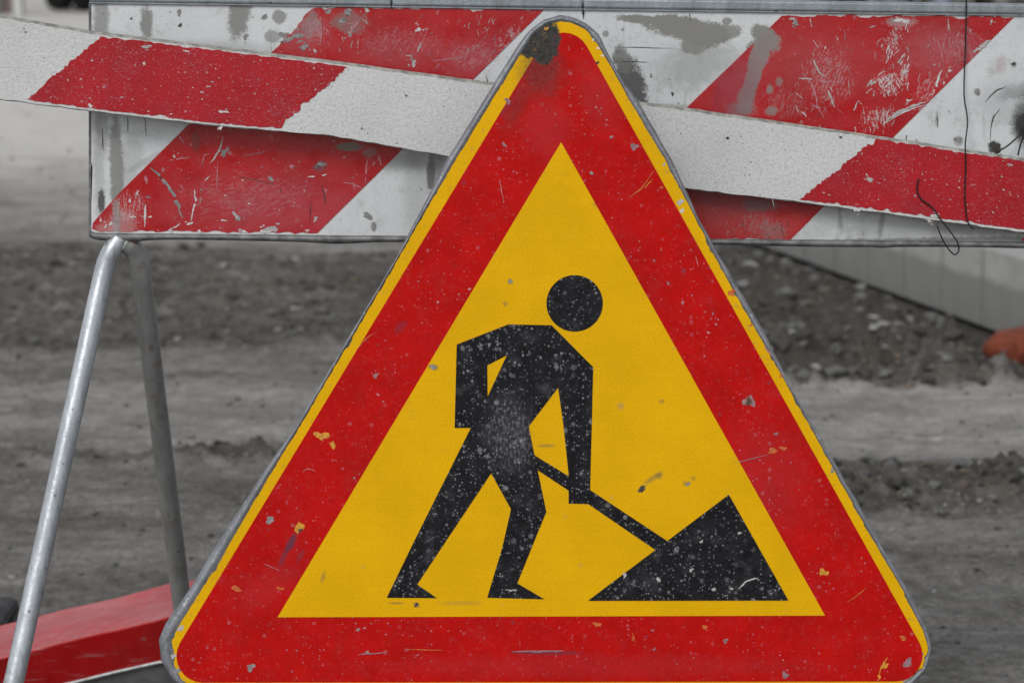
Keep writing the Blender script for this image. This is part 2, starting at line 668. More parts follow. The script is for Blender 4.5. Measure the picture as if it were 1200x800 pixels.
# yellow edging, its outer edge ragged from knocks
fl = Flat(SIGN, SS, [M_S_RIM])
q = resample(YELO, 620)
cx, cy = 645, 540
out = []
bite = 0
for i, p in enumerate(q):
    d = Vector((cx, cy)) - p
    d.normalize()
    if random.random() < .05:
        bite = random.uniform(.8, 2.8)
    bite *= .72
    low = 1.7 if (p.y > 620 and p.x < 330) else (1.3 if p.y > 700 or p.x > 800 else 1.0)
    r = (abs(random.gauss(0, .55)) + bite) * low
    if p.y < 34 and p.x < 655:
        r = 1
    out.append((p.x + d.x * r, p.y + d.y * r))
fl.poly([out], .0018, M_S_RIM, .0006)
for (x, y, r, m) in ((701, 57, 1.6, M_CHIP_WHITE), (706, 66, 1.5, M_CHIP_WHITE), (695, 47, 1.4, M_CHIP_WHITE), (778, 193, 1.6, M_CHIP_LIGHTGREY), (797, 237, 3.5, M_CHIP_LIGHTGREY),
                     (799, 247, 2.5, M_CHIP_WHITE), (857, 343, 4, M_CHIP_ORANGE), (700, 74, 2, M_CHIP_DARK), (640, 34, 2.2, M_CHIP_YEL), (268, 668, 3, M_CHIP_DARK),
                     (212, 736, 3.5, M_CHIP_LIGHTGREY), (204, 768, 3.0, M_CHIP_LIGHTGREY), (207, 786, 4, M_CHIP_GREY), (1071, 780, 5, M_CHIP_LIGHTGREY), (1078, 768, 4.5, M_CHIP_GREY), (1062, 794, 5, M_CHIP_GREY),
                     (915, 440, 2, M_CHIP_ORANGE), (975, 551, 2.4, M_CHIP_GREY), (880, 381, 1.6, M_CHIP_ORANGE)):
    fl.chip(x, y, r, .0020, m)
fl.build('yellow_edging', sign)

# red border
tri_red = fillet([(661.5, 8), (1102.5, 797.5), (183, 799)], 31)
fl = Flat(SIGN, SS, [M_S_RED])
fl.poly([tri_red], .0023, M_S_RED, .0005)
Z = .00245
for (x, y, r, m, asp, ang) in ((377, 510, 6, M_CHIP_YEL, 1.3, .3), (390, 521, 4.5, M_CHIP_YEL, .8, .2), (351, 617, 7.5, M_CHIP_YEL, .7, .1), (352, 621, 3.2, M_CHIP_DARK, .7, .2),
                               (316, 609, 4.5, M_CHIP_GREY, 1.3, 0), (294, 781, 4.5, M_CHIP_GREY, 1.1, 0), (743, 172, 4.2, M_CHIP_MAUVE, 1.3, -.6), (878, 470, 8.0, M_CHIP_MAUVE, .9, .4),
                               (877, 470, 5.0, M_RUST, .9, .4), (878, 471, 2.3, M_CHIP_DARK, 1, 0), (965, 670, 4.6, M_CHIP_YEL, 1.5, -.3), (1063, 776, 4.0, M_CHIP_MAUVE, 2.2, -.6), (1058, 747, 3, M_CHIP_ORANGE, 1.6, .2),
                               (1037, 779, 5, M_CHIP_YEL, .6, .5), (1030, 792, 2.5, M_CHIP_YEL, 1, .5), (905, 528, 3, M_CHIP_ORANGE, 2.2, 0), (917, 525, 2.4, M_CHIP_ORANGE, 2, 0),
                               (277, 689, 3, M_CHIP_ORANGE, 2.6, .2), (329, 689, 2.2, M_CHIP_ORANGE, 2, .2), (420, 737, 2, M_CHIP_GREY, 1.4, 0), (700, 731, 2.2, M_CHIP_ORANGE, 3.0, 0), (826, 734, 2.2, M_CHIP_ORANGE, 2, 0),
                               (741, 748, 2.2, M_CHIP_ORANGE, .5, .1), (920, 790, 4.2, M_CHIP_MAUVE, 1, 0), (850, 750, 2.6, M_CHIP_MAUVE, 1.3, 0), (430, 764, 2.2, M_CHIP_GREY, 1.5, 0),
                               (515, 415, 4, M_CHIP_MAUVE, 1.2, .7), (440, 440, 3, M_CHIP_MAUVE, 1.2, .7), (716, 161, 2, M_CHIP_MAUVE, 1, 0), (591, 170, 2.6, M_CHIP_MAUVE, 1.3, .7),
                               (595, 119, 3.4, M_CHIP_MAUVE, 1.4, .7), (775, 220, 2, M_CHIP_ORANGE, 1, 0), (909, 508, 2, M_CHIP_MAUVE, 1.6, 0)):
    Z += 4e-6
    fl.chip(x, y, r * .85, Z, m, asp, ang)
for pts, w, m in ((((735, 233), (752, 220), (766, 200)), 1.5, M_CHIP_ORANGE), (((755, 221), (765, 210)), 1.2, M_CHIP_YEL), (((418, 410), (428, 398), (438, 390)), 1.3, M_CHIP_ORANGE),
                  (((476, 760), (520, 761)), 1.0, M_CHIP_ORANGE), (((420, 766), (450, 764)), 1.3, M_CHIP_MAUVE), (((600, 763), (660, 762)), 2.2, M_CHIP_MAUVE), (((992, 705), (1004, 697), (1015, 688)), 1.3, M_CHIP_ORANGE),
                  (((1030, 790), (1034, 778), (1040, 770)), 2, M_CHIP_YEL), (((850, 545), (900, 532)), 1.0, M_CHIP_MAUVE), (((310, 660), (328, 668)), .8, M_CHIP_PINK), (((355, 552), (362, 549), (370, 552)), 1, M_CHIP_PINK),
                  (((741, 740), (744, 752)), 1.2, M_CHIP_ORANGE), (((895, 405), (905, 418)), 1, M_CHIP_PINK), (((815, 300), (818, 312)), 1, M_CHIP_PINK), (((585, 210), (590, 235)), 1, M_CHIP_PINK)):
    fl.scratch(pts, w, Z + .00015, m)
rng = random.Random(3)


def in_tri(x, y, T):
    s = []
    for i in range(3):
        a, b = T[i], T[(i + 1) % 3]
        s.append((b[0] - a[0]) * (y - a[1]) - (b[1] - a[1]) * (x - a[0]))
    return all(v > 0 for v in s) or all(v < 0 for v in s)


PANEL_T = [(657.5, 167), (966.5, 720.5), (325.5, 722.5)]
cnt = 0
while cnt < 90:
    if cnt % 6 == 0:
        ccx, ccy = rng.uniform(220, 1060), rng.uniform(90, 790)
    x, y = rng.gauss(ccx, 26), rng.gauss(ccy, 20)
    if rng.random() < .02:
        ccx, ccy = rng.uniform(220, 1060), rng.uniform(90, 790)
    if in_tri(x, y, [(661, 40), (1070, 790), (215, 790)]) and not in_tri(x, y, [(657.5, 160), (972, 724), (319, 726)]):
        fl.chip(x, y, rng.choice((.6, .7, .8, 1.0, 1.4)), Z + rng.uniform(0, .0001), rng.choice((M_CHIP_PINK, M_CHIP_PINK, M_CHIP_MAUVE, M_CHIP_ORANGE)), rng.uniform(.8, 1.7), rng.uniform(0, 3), n=7)
        cnt += 1
fl.build('red_border', sign)

fl = Flat(SIGN, SS, [M_S_YEL])
fl.poly([PANEL_T], .0029, M_S_YEL, .0004)
for (x, y, r, m, asp) in ((752, 573, 2.6, M_CHIP_DARK, 1.8), (508, 430, 2.4, M_CHIP_GREY, 1.6), (488, 708, 1.8, M_CHIP_DARK, 1.4), (598, 330, 2.2, M_CHIP_GREY, 1.1), (693, 203, 1.8, M_CHIP_GREY, 1.3),
                          (806, 567, 2, M_CHIP_GREY, 1.2), (724, 606, 1.4, M_CHIP_GREY, 1.2)):
    fl.chip(x, y, r, .00305, m, asp, -.5)
fl.build('yellow_panel', sign)

BODY = [(535.3, 403.5), (595.7, 380), (646.3, 381), (695, 430), (693.3, 500), (691.3, 573), (690, 590), (666.3, 589.4), (666.3, 556), (660.4, 500), (653.9, 454), (619.6, 499), (622.4, 514),
        (629.4, 547.8), (640.1, 599), (606.1, 682.7), (637.9, 701.3), (571.0, 699.5), (588.7, 640.6), (598.8, 596), (575.5, 554), (488.9, 684), (512.2, 700), (453.4, 699.5), (484.7, 635), (551.8, 501), (532.8, 501)]
HOLE = [(571, 428), (594, 416), (571.4, 464.5)]
fl = Flat(SIGN, SS, [M_S_BLK])
fl.poly([BODY, HOLE], .0034, M_S_BLK, .0004)
fl.poly([[(673.3 + 33 * math.cos(w / 48 * 2 * math.pi), 355.4 + 33 * math.sin(w / 48 * 2 * math.pi)) for w in range(48)]], .0034, M_S_BLK, .0004)
for (pts, w) in ((((592, 690), (599, 691), (606, 690)), 1.8),):
    fl.scratch(pts, w, .0035, M_CHIP_LIGHTGREY)
fl.build('worker_figure', sign)
fl = Flat(SIGN, SS, [M_S_BLK])
fl.poly([[(626.5, 533), (668, 558.5), (692, 574), (781.5, 633), (790, 639), (790, 655), (785, 655), (766.5, 642.8), (690, 590.5), (668, 575.5), (630.0, 550.5)]], .0033, M_S_BLK, .0003)
fl.build('spade', sign)
fl = Flat(SIGN, SS, [M_S_BLK])
fl.poly([[(853.8, 579), (923.5, 702.7), (689, 703.0)]], .0037, M_S_BLK, .0006)
fl.scratch(((865, 689), (875, 680), (888, 676)), 2.2, .0038, M_CHIP_LIGHTGREY)
for (x, y, r) in ((771, 678, 2.4), (732, 673, 2.6), (836, 690, 2), (857, 689, 1.6), (810, 667, 2), (866, 624, 1.7), (822, 634, 1.7)):
    fl.chip(x, y, r, .0038, M_CHIP_LIGHTGREY)
fl.build('soil_heap', sign)

# stand behind the plate, out of the picture below its edge
M_GALV = None


def mat_galv(name, base=(0.46, 0.49, 0.52), metal=.55, rough=.34, rust=0.0, seed=0.0):
    g = G(name)
    f = g.ss(g.noise(22, 6, .7, g.vec_scale((2.2, .22, 2.2), loc=(seed, 0, 0))), .3, .7, .78, 1.15)
    col = g.gain(base, f)
    st = g.mul(g.ss(g.noise(70, 5, .7, g.vec_scale((2, .25, 2))), .52, .72), .5)
    col = g.mix(st, col, (0.17, 0.175, 0.18))
    sp = g.mul(g.splat(110, .3, 4), .7)
    col = g.mix(sp, col, (0.12, 0.11, 0.10))
    if rust:
        rr = g.mul(g.ss(g.noise(45, 5, .7, g.vec_scale((1, 1, .6), loc=(2, 2, 0))), .55, .7), rust)
        col = g.mix(rr, col, (0.16, 0.075, 0.025))
    rg = g.ss(g.noise(70, 4, .6), .3, .7, rough - .08, rough + .16)
    return g.done(col, rg, metal, g.bump(g.noise(120, 4, .6), .0006), .5)


M_GALV = mat_galv('galvanised_tube', rust=.4)
inv = SIGN.matrix().inverted()
for sx in (-.23, .23):
    # rail down the back of the plate, then the leg to the ground
    top = Vector((sx, .12, -.030))
    w0 = SIGN.matrix() @ Vector((sx, .02, -.030))
    foot = Vector((w0.x, w0.y - .05, .014))
    V, F = tube([inv @ p for p in (SIGN.matrix() @ top, w0, foot)], .011)
    mesh_obj('stand_leg', V, F, M_GALV, sign, smooth=True)
for sx in (-.16, .16):
    w0 = SIGN.matrix() @ Vector((sx, .30, -.030))
    V, F = tube([inv @ w0, inv @ Vector((w0.x, 3.12, .012))], .010)
    mesh_obj('stand_stay', V, F, M_GALV, sign, smooth=True)
V, F = tube([Vector((-.26, .125, -.052)), Vector((.26, .125, -.052))], .009)
mesh_obj('stand_crossbar', V, F, M_GALV, sign, smooth=True)

# ------------------------------------------------------------------ barrier board
barrier = thing('road_barrier', 'battered red and white trestle barrier board with steel tube legs, standing behind the triangular sign', 'barrier', BOARD.matrix())


def mat_board_white():
    g = G('board_white_sheeting')
    col = g.gain(WHITE, g.ss(g.noise(8, 4, .6), .3, .7, .93, 1.05))
    col = g.gain(col, g.ss(g.noise(700, 2), .3, .7, .93, 1.06))
    mot = g.mul(g.ss(g.noise(30, 9, .78), .50, .72), .55)
    col = g.mix(mot, col, (0.31, 0.31, 0.30))
    pit = g.mul(g.ss(g.noise(300, 5, .85), .56, .68), .55)
    col = g.mix(pit, col, (0.22, 0.22, 0.215))
    low = g.mul(g.ss(g.noise(60, 8, .8, g.vec_scale((1, 1, 1), loc=(1, 7, 0))), .60, .66), .7)
    col = g.mix(low, col, (0.16, 0.16, 0.15))
    streak = g.mul(g.ss(g.noise(1.0, 4, .65, g.vec_scale((75, 9, 1))), .60, .78), .55)
    col = g.mix(streak, col, (0.20, 0.20, 0.19))
    hs = g.mul(g.ss(g.noise(1.0, 3, .6, g.vec_scale((14, 260, 1))), .62, .75), .22)
    col = g.mix(hs, col, (0.25, 0.25, 0.25))
    sp = g.mul(g.splat(85, .26, 5), .7)
    col = g.mix(sp, col, (0.16, 0.16, 0.15))
    s = SB
    L = BOARD.loc
    # stains (x, y, rx, ry, angle, strength, softness, ragged, colour)
    grey, dk, cem = (0.20, 0.20, 0.19), (0.05, 0.05, 0.05), (0.225, 0.222, 0.205)
    for (x, y, rx, ry, a, k, so, am, c) in (
            (118, 20, 9, 28, 0, .75, .4, .9, grey), (172, 28, 7, 22, 0, .9, .3, .9, grey), (280, 18, 13, 26, 10, .9, .25, .9, grey), (327, 20, 8, 8, 0, .8, .2, .6, grey), (320, 43, 9, 7, 0, .7, .3, .9, grey),
            (240, 60, 90, 12, 0, .3, .6, .8, grey), (137, 205, 8, 70, 0, .85, .25, .8, grey), (116, 200, 6, 80, 0, .35, .5, .9, grey), (119, 235, 4, 14, 0, .9, .3, .7, dk), (120, 150, 8, 26, 0, .5, .4, .8, grey),
            (150, 196, 14, 40, 15, .35, .5, .9, grey), (170, 190, 26, 4, -28, .35, .5, .8, grey), (505, 205, 5, 18, 0, .9, .2, .8, dk), (511, 195, 9, 30, 10, .6, .4, .9, grey), (470, 190, 40, 10, 0, .5, .5, .8, grey),
            (431, 253, 4, 3, 0, .9, .2, .6, grey), (438, 266, 3, 6, 0, .9, .2, .7, grey), (488, 225, 14, 60, 0, .28, .6, .4, grey),
            (752, 23, 30, 5, 4, 1, .15, .55, cem), (797, 32, 42, 13, 8, 1, .12, .6, cem), (826, 40, 28, 15, 4, 1, .14, .6, cem), (814, 52, 16, 12, 0, .9, .2, .7, cem), (853, 38, 16, 9, 0, .9, .2, .7, cem),
            (820, 75, 48, 26, -10, .5, .6, .9, grey), (852, 25, 6, 4, 0, .9, .2, .5, cem), (896, 42, 18, 11, 35, 1, .15, .6, cem), (880, 62, 8, 16, 25, .9, .2, .7, cem), (740, 95, 14, 34, -25, .95, .25, .9, (0.075, 0.073, 0.07)), (730, 70, 10, 16, -20, .8, .3, .9, GREYD),
            (710, 40, 4, 4, 0, .8, .2, .5, grey), (758, 125, 60, 3, 0, .4, .5, .7, grey), (1203, 146, 16, 22, 0, 1.0, .45, .5, (0.02, 0.02, 0.02)), (1197, 106, 28, 8, -14, .4, .5, .8, dk), (1197, 128, 9, 22, 14, .4, .5, .7, dk), (1172, 120, 24, 24, 0, .22, .7, .8, dk), (1145, 108, 4, 4, 0, .8, .3, .5, grey),
            (1188, 76, 3, 3, 0, .8, .3, .5, grey), (1165, 172, 8, 7, 0, .95, .2, .6, dk), (1123, 165, 6, 6, 0, .6, .3, .6, grey), (1173, 76, 6, 10, 0, .3, .5, .7, (0.35, .12, .12)), (1098, 140, 2, 10, 0, .5, .3, .6, grey),
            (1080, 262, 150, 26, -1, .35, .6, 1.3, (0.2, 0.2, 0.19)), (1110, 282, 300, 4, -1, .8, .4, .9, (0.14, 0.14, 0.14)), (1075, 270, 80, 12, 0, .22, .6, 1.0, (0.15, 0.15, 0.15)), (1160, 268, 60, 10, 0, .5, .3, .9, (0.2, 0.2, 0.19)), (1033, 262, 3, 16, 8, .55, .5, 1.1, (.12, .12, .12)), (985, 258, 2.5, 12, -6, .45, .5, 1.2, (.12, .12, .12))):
        col = g.mix(g.mul(g.blob(L(x, y), rx * s, ry * s, -R(a), so, am, 75, 5), k), col, c)
    # grime that gathers along the top under the rail
    rough = g.ss(g.noise(50, 4), .3, .7, .32, .55)
    n1 = g.bump(g.noise(7, 3, .5), .006, .5)
    hexa = g.noise(600, 1)
    n2 = g.bump(hexa, .00015, 1, n1)
    return g.done(col, rough, 0, n2, .45)


def mat_board_red():
    g = G('board_red_sheeting')
    col = g.gain(RED_B, g.ss(g.noise(9, 4, .6), .3, .7, .86, 1.1))
    mot = g.mul(g.ss(g.noise(30, 9, .78), .54, .78), .35)
    col = g.mix(mot, col, (0.38, 0.035, 0.05))
    grit = g.mul(g.ss(g.noise(60, 8, .8, g.vec_scale((1, 1, 1), loc=(4, 2, 0))), .61, .66), .55)
    col = g.mix(grit, col, (0.40, 0.22, 0.23))
    dgr = g.mul(g.ss(g.noise(45, 8, .8, g.vec_scale((1, 1, 1), loc=(9, 2, 0))), .60, .68), .5)
    col = g.mix(dgr, col, (0.15, 0.02, 0.02))
    sp1 = g.mul(g.splat(85, .30, 5, warp=(300, .006)), .5)
    col = g.mix(sp1, col, (0.45, 0.25, 0.26))
    sp2 = g.mul(g.splat(240, .34, 5, warp=(500, .003)), .5)
    col = g.mix(sp2, col, (0.45, 0.2, 0.22))
    dk = g.mul(g.ss(g.noise(1.0, 4, .7, g.vec_scale((60, 8, 1))), .60, .8), .35)
    col = g.mix(dk, col, (0.11, 0.02, 0.025))
    s, L = SB, BOARD.loc
    cem = (0.215, 0.212, 0.2)
    for (x, y, rx, ry, a, k, so, am, c) in (
            (895, 45, 20, 13, 30, 1, .13, .55, cem), (890, 65, 11, 24, 22, 1, .13, .5, cem), (882, 92, 9, 26, 18, 1, .16, .5, cem), (874, 115, 10, 20, 14, .95, .2, .65, cem), (868, 128, 16, 9, 0, .6, .4, .8, cem), (902, 105, 4, 5, 0, .8, .3, .7, cem), (904, 130, 7, 6, 0, .75, .3, .7, cem), (913, 96, 4, 5, 0, .7, .3, .7, cem),
            (860, 105, 26, 36, 20, .5, .6, .6, (0.25, .05, .075)), (955, 75, 80, 34, 0, .22, .7, .6, (0.45, 0.12, .13)),
            (1056, 26, 16, 5, 0, .5, .4, 1.3, (.4, .36, .36)), (1100, 60, 45, 30, 0, .3, .6, .9, (.40, .16, .18)),
            (560, 70, 40, 22, 0, .25, .6, .9, (.38, .12, .15)), (470, 60, 60, 20, 0, .25, .6, .9, (.40, .1, .12)), (350, 40, 30, 30, 0, .3, .6, .9, (.38, .12, .14)), (410, 26, 20, 12, 0, .65, .3, 1.1, (.2, .16, .15)), (365, 30, 10, 16, 20, .6, .3, 1.1, (.24, .2, .2)),
            (340, 245, 130, 34, 0, .30, .7, .4, (0.44, 0.10, 0.13)), (412, 172, 16, 5, 0, .9, .2, .8, (.16, .14, .12)), (433, 178, 8, 5, 0, .6, .3, .9, (.2, .15, .13)), (375, 195, 8, 6, -20, .6, .3, .9, (.1, .06, .07)), (143, 262, 16, 16, 0, .5, .4, 1.0, (.45, .3, .3)), (137, 255, 5, 22, 0, .8, .3, .8, (.24, .23, .22)), (230, 165, 5, 12, 0, .5, .3, .8, (.12, .06, .05)), (125, 268, 14, 8, 0, .4, .4, 1.0, (.5, .35, .35)),
            (835, 245, 60, 22, 0, .35, .5, .8, (0.12, .07, .07)), (890, 268, 60, 18, 0, .5, .5, .9, (.45, .05, .05)), (890, 240, 20, 8, 0, .6, .3, 1.0, (.12, .11, .11)), (905, 270, 16, 12, 0, .4, .3, 1.2, (.2, .18, .18))):
        col = g.mix(g.mul(g.blob(L(x, y), rx * s, ry * s, -R(a), so, am, 85, 5), k), col, c)
    for (x, y, rx, ry, a, run, k, c) in ((1046, 48, 12, 22, 20, 118, .85, (.52, .5, .5)), (1042, 96, 24, 20, 0, 118, .9, (.56, .54, .54)), (1060, 86, 9, 20, 12, 75, .9, (.56, .54, .54)), (1028, 138, 26, 18, 0, 95, .75, (.5, .46, .46)),
                                         (605, 52, 34, 28, -30, 60, .7, (.46, .36, .37)), (555, 66, 44, 22, 0, 60, .45, (.44, .26, .28)), (470, 50, 70, 26, 0, 62, .40, (.44, .2, .22)), (365, 36, 34, 22, 0, 75, .6, (.42, .26, .28)),
                                         (970, 90, 40, 50, 0, 65, .5, (.48, .34, .35)), (1120, 55, 46, 28, 0, 100, .5, (.46, .28, .3)), (1085, 110, 20, 34, 20, 60, .5, (.5, .4, .4)), (920, 120, 40, 30, 0, 65, .4, (.34, .22, .22)), (150, 245, 32, 26, 0, 90, .6, (.5, .4, .4)), (290, 230, 100, 40, 0, 20, .3, (.46, .28, .3)), (890, 262, 40, 20, 0, 70, .55, (.3, .2, .2))):
        col = g.mix(g.mul(g.scuff(L(x, y), rx * s, ry * s, -R(a), run), k), col, c)
    fine = g.mul(g.ss(g.noise(280, 6, .85), .56, .68), .42)
    col = g.mix(fine, col, (.42, .12, .14))
    rough = g.ss(g.noise(40, 4), .3, .7, .20, .45)
    n1 = g.bump(g.noise(7, 3, .5), .006, .5)
    n2 = g.bump(g.noise(500, 2), .00012, 1, n1)
    return g.done(col, rough, 0, n2, .5)


M_B_WHITE = mat_board_white()
M_B_RED = mat_board_red()
M_EDGE = plain('board_edge_steel', (0.17, 0.17, 0.17), .55, .4, .45, 60, .4, .0006)
M_RAIL = mat_galv('rail_zinc', (0.30, 0.335, 0.36), .5, .42, .15, 4.0)
M_SEAM = plain('seam_dark', (0.02, 0.02, 0.02), .8)

XL, XR = 107.0, 1560.0


def top_y(x): return 4.0 + (x - 107) * 0.0135       # lower edge of the rail
def bot_y(x): return 274.0 + (x - 107) * 0.0095


fl = Flat(BOARD, SB, [M_B_WHITE])
left_edge = [(XL, bot_y(XL)), (XL - 1.5, 262), (XL + .6, 228), (XL + 1.5, 196), (XL - .8, 188), (XL - .6, 150), (XL + .3, 100), (XL, top_y(XL) - 3)]
outline = left_edge[:-1] + [(XL, top_y(XL) - 5), (XR, top_y(XR) - 5), (XR, bot_y(XR))]
fl.poly([outline], 0.0, M_B_WHITE, .012)
# dents in the lower edge of the sheet and seams in the sheeting
for (x, y0, y1, w) in ((683, 3, 22, 2.4), (808, 15, 24, 1.0), (459, 2, 12, 2.2)):
    fl.scratch(((x, y0), (x + .6, y1)), w, .0013, M_SEAM, .1)
for (x, y, r, m, asp) in ((310, 20, 3, M_CHIP_GREY, 1.2), (210, 15, 3.5, M_CHIP_GREY, .8), (211, 30, 2.4, M_CHIP_DARK, .9), (154, 22, 1.4, M_CHIP_DARK, 1), (288, 43, 3, M_CHIP_GREY, 1), (334, 41, 3.4, M_CHIP_GREY, 1.6),
                          (1145, 108, 3.2, M_CHIP_GREY, 1), (1188, 75, 2, M_CHIP_DARK, 1), (1166, 172, 6, M_CHIP_DARK, 1.1), (1123, 164, 3.5, M_CHIP_GREY, 1.2), (431, 253, 4, M_CHIP_GREY, 1.3), (438, 266, 3.2, M_CHIP_GREY, .6), (763, 89, 2.2, M_CHIP_GREY, 1), (788, 110, 1.8, M_CHIP_DARK, 1), (743, 82, 2.2, M_CHIP_GREY, 1), (135, 10, 2.2, M_CHIP_WHITE, 1.4)):
    fl.chip(x, y, r, .0004, m, asp, .3)
for pts, w in ((((120, 150), (121, 175)), 1.2), (((1062, 158), (1062, 170)), 1.4), (((1098, 135), (1099, 150)), 1.4), (((1155, 120), (1165, 108), (1180, 101)), 1.2), (((1160, 165), (1163, 140), (1172, 128)), 1.2), (((728, 72), (760, 73)), .8), (((720, 55), (790, 57)), .7), (((569, 88), (573, 100)), 1.2), (((150, 133), (150, 158)), .8), (((170, 136), (171, 160)), .8)):
    fl.scratch(pts, w, .0005, M_CHIP_DARK)
fl.build('panel', barrier)

# red stripes with a worn edge
fl = Stripes(BOARD, SB, M_B_RED, (640, 1196))
ty = top_y
Z1 = .0007
s1 = [(368, ty(368) + 2)] + jagged((372, ty(372) + 1), (636, ty(636) + 1), 5, 1.3, 3)[1:] + [(637, ty(637) + 1), (371, 274)] + jagged((371, 273), (112, 271), 6, 1.4, 3) + [(108, 268), (109, 261), (140, 226), (220, 147)] + jagged((322, 58), (368, ty(368) + 2), 5, 1.6, 2)[:-1]
fl.poly([s1], Z1, M_B_RED, .0004)
s2 = [(916, ty(916) + 4)] + jagged((918, ty(918) + 3), (1185, ty(1185) + 2), 5, 1.5, 3)[1:] + [(1188, ty(1188) + 2), (926, 281)] + jagged((925, 281), (644, 279), 6, 1.3, 3) + [(644, 281)]
fl.poly([s2], Z1, M_B_RED, .0004)
s3 = [(1468, ty(1468) + 2), (XR - 3, ty(XR) + 2), (XR - 3, 200), (1478, 285), (1196, 282)]
fl.poly([s3], Z1, M_B_RED, .0004)
Z2 = Z1 + .0002


def zz(): return Z2 + random.uniform(0, .0002)


# knocks on the left stripe, below the plank
for (x, y, r, m, asp, ang) in ((276, 252, 3, M_CHIP_LIGHTGREY, 2.2, .9), (280, 256, 3, M_CHIP_GREY, 1.6, .9), (370, 256, 4, M_CHIP_LIGHTGREY, .8, -.3), (318, 210, 3.2, M_CHIP_GREY, 1.4, .3), (329, 223, 1.6, M_CHIP_DARK, 1.1, 0),
                               (376, 193, 4, M_CHIP_GREY, 1.8, -.4), (264, 177, 4.0, M_CHIP_GREY, 1.6, -.8), (262, 181, 3, M_CHIP_GREY, 1.6, -.8), (204, 183, 3.2, M_CHIP_LIGHTGREY, .7, .2), (191, 200, 2, M_CHIP_PINK, 1, 0), (152, 235, 2.6, M_CHIP_WHITE, 1, 0), (161, 226, 3, M_CHIP_WHITE, .8, 0), (163, 229, 2, M_CHIP_PINK, 1, 0),
                               (170, 254, 3, M_CHIP_WHITE, .6, 0), (156, 254, 1.8, M_CHIP_WHITE, 2.2, 0), (176, 254, 1.6, M_CHIP_WHITE, 2.0, 0), (222, 262, 2.6, M_CHIP_WHITE, 1.8, -.5), (228, 240, 1.8, M_CHIP_WHITE, 1, .3), (236, 222, 2, M_CHIP_GREY, 1, .3), (173, 231, 2, M_CHIP_MAUVE, 1.6, .5), (343, 195, 2.2, M_CHIP_PINK, 3, .05), (365, 207, 1.4, M_CHIP_WHITE, 4, .05),
                               (380, 205, 1.4, M_CHIP_WHITE, 3, -.1), (343, 241, 1.8, M_CHIP_PINK, 1.2, 0), (262, 258, 1.2, M_CHIP_WHITE, 4, .05), (318, 268, 6, M_CHIP_LIGHTGREY, 1.6, -.2), (310, 271, 4, M_CHIP_WHITE, 2, 0), (285, 271, 2.2, M_CHIP_WHITE, 3, 0), (360, 270, 2, M_CHIP_WHITE, 1.5, 0), (130, 262, 3, M_CHIP_WHITE, 1, .7), (124, 265, 3, M_CHIP_WHITE, .6, .2), (118, 258, 2.2, M_CHIP_WHITE, 1, 0), (234, 271, 2.6, M_CHIP_WHITE, 1.3, 0), (200, 270, 2, M_CHIP_WHITE, 2, 0),
                               (438, 192, 3, M_CHIP_PINK, .7, .5)):
    fl.chip(x, y, r, zz(), m, asp, ang)
for pts, w, m in ((((177, 196), (190, 210), (202, 224), (208, 238), (214, 256)), 4.0, M_CHIP_GREY), (((176, 194), (192, 212), (205, 226)), 1.6, M_CHIP_DARK), (((262, 160), (258, 174), (248, 190)), 2.2, M_CHIP_LIGHTGREY), (((197, 188), (210, 186), (223, 184)), 1.6, M_CHIP_PINK), (((228, 222), (229, 236), (226, 246), (224, 258)), 2.6, M_CHIP_WHITE),
                  (((236, 230), (234, 240)), 2, M_CHIP_PINK), (((255, 190), (254, 222)), .9, M_CHIP_PINK), (((432, 182), (429, 200), (428, 216)), 1.5, M_CHIP_PINK), (((402, 214), (412, 215), (424, 220)), 1.3, M_CHIP_PINK), (((443, 180), (447, 194)), 1.8, M_CHIP_PINK), (((284, 182), (302, 180), (318, 175)), 1.0, M_CHIP_MAUVE), (((209, 158), (216, 168)), 1.5, M_CHIP_PINK),
                  (((170, 240), (170, 266)), 2.2, M_CHIP_WHITE), (((377, 215), (382, 240)), 1.2, M_CHIP_DARK), (((364, 235), (363, 262)), 1.0, M_CHIP_DARK), (((280, 207), (322, 216)), .9, M_CHIP_DARK), (((236, 194), (240, 182), (246, 180)), 1.2, M_CHIP_PINK), (((170, 206), (172, 216)), 3, M_CHIP_PINK), (((202, 268), (212, 262)), 1.6, M_CHIP_WHITE), (((240, 212), (246, 206)), 1.2, M_CHIP_WHITE), (((210, 215), (216, 223)), 1.2, M_CHIP_PINK)):
    fl.scratch(pts, w, zz() + .0001, m)
rg = random.Random(11)


def scatter(n, box, ang, L, w, mats, inside=None, jit=.5):
    k = 0
    while k < n:
        x, y = rg.uniform(box[0], box[2]), rg.uniform(box[1], box[3])
        if inside and not inside(x, y):
            continue
        a = R(ang) + rg.uniform(-jit, jit)
        l = rg.uniform(.4, 1.0) * L
        b = rg.uniform(-.06, .06) * l
        dx, dy = math.cos(a), math.sin(a)
        fl.scratch(((x, y), (x + dx * l / 2 - dy * b, y + dy * l / 2 + dx * b), (x + dx * l, y + dy * l)), rg.uniform(.4, .8) * w, Z2 + rg.uniform(0, .0003), rg.choice(mats))
        k += 1


in1 = lambda x, y: (x + y * 1.02) < 640 and (x + y * 1.13) > 400
in2 = lambda x, y: (x + y) < 1196 and (x + y * 1.06) > 950
W_, P_, LG_, GR_, MV_ = M_CHIP_WHITE, M_CHIP_PINK, M_CHIP_LIGHTGREY, M_CHIP_GREY, M_CHIP_MAUVE
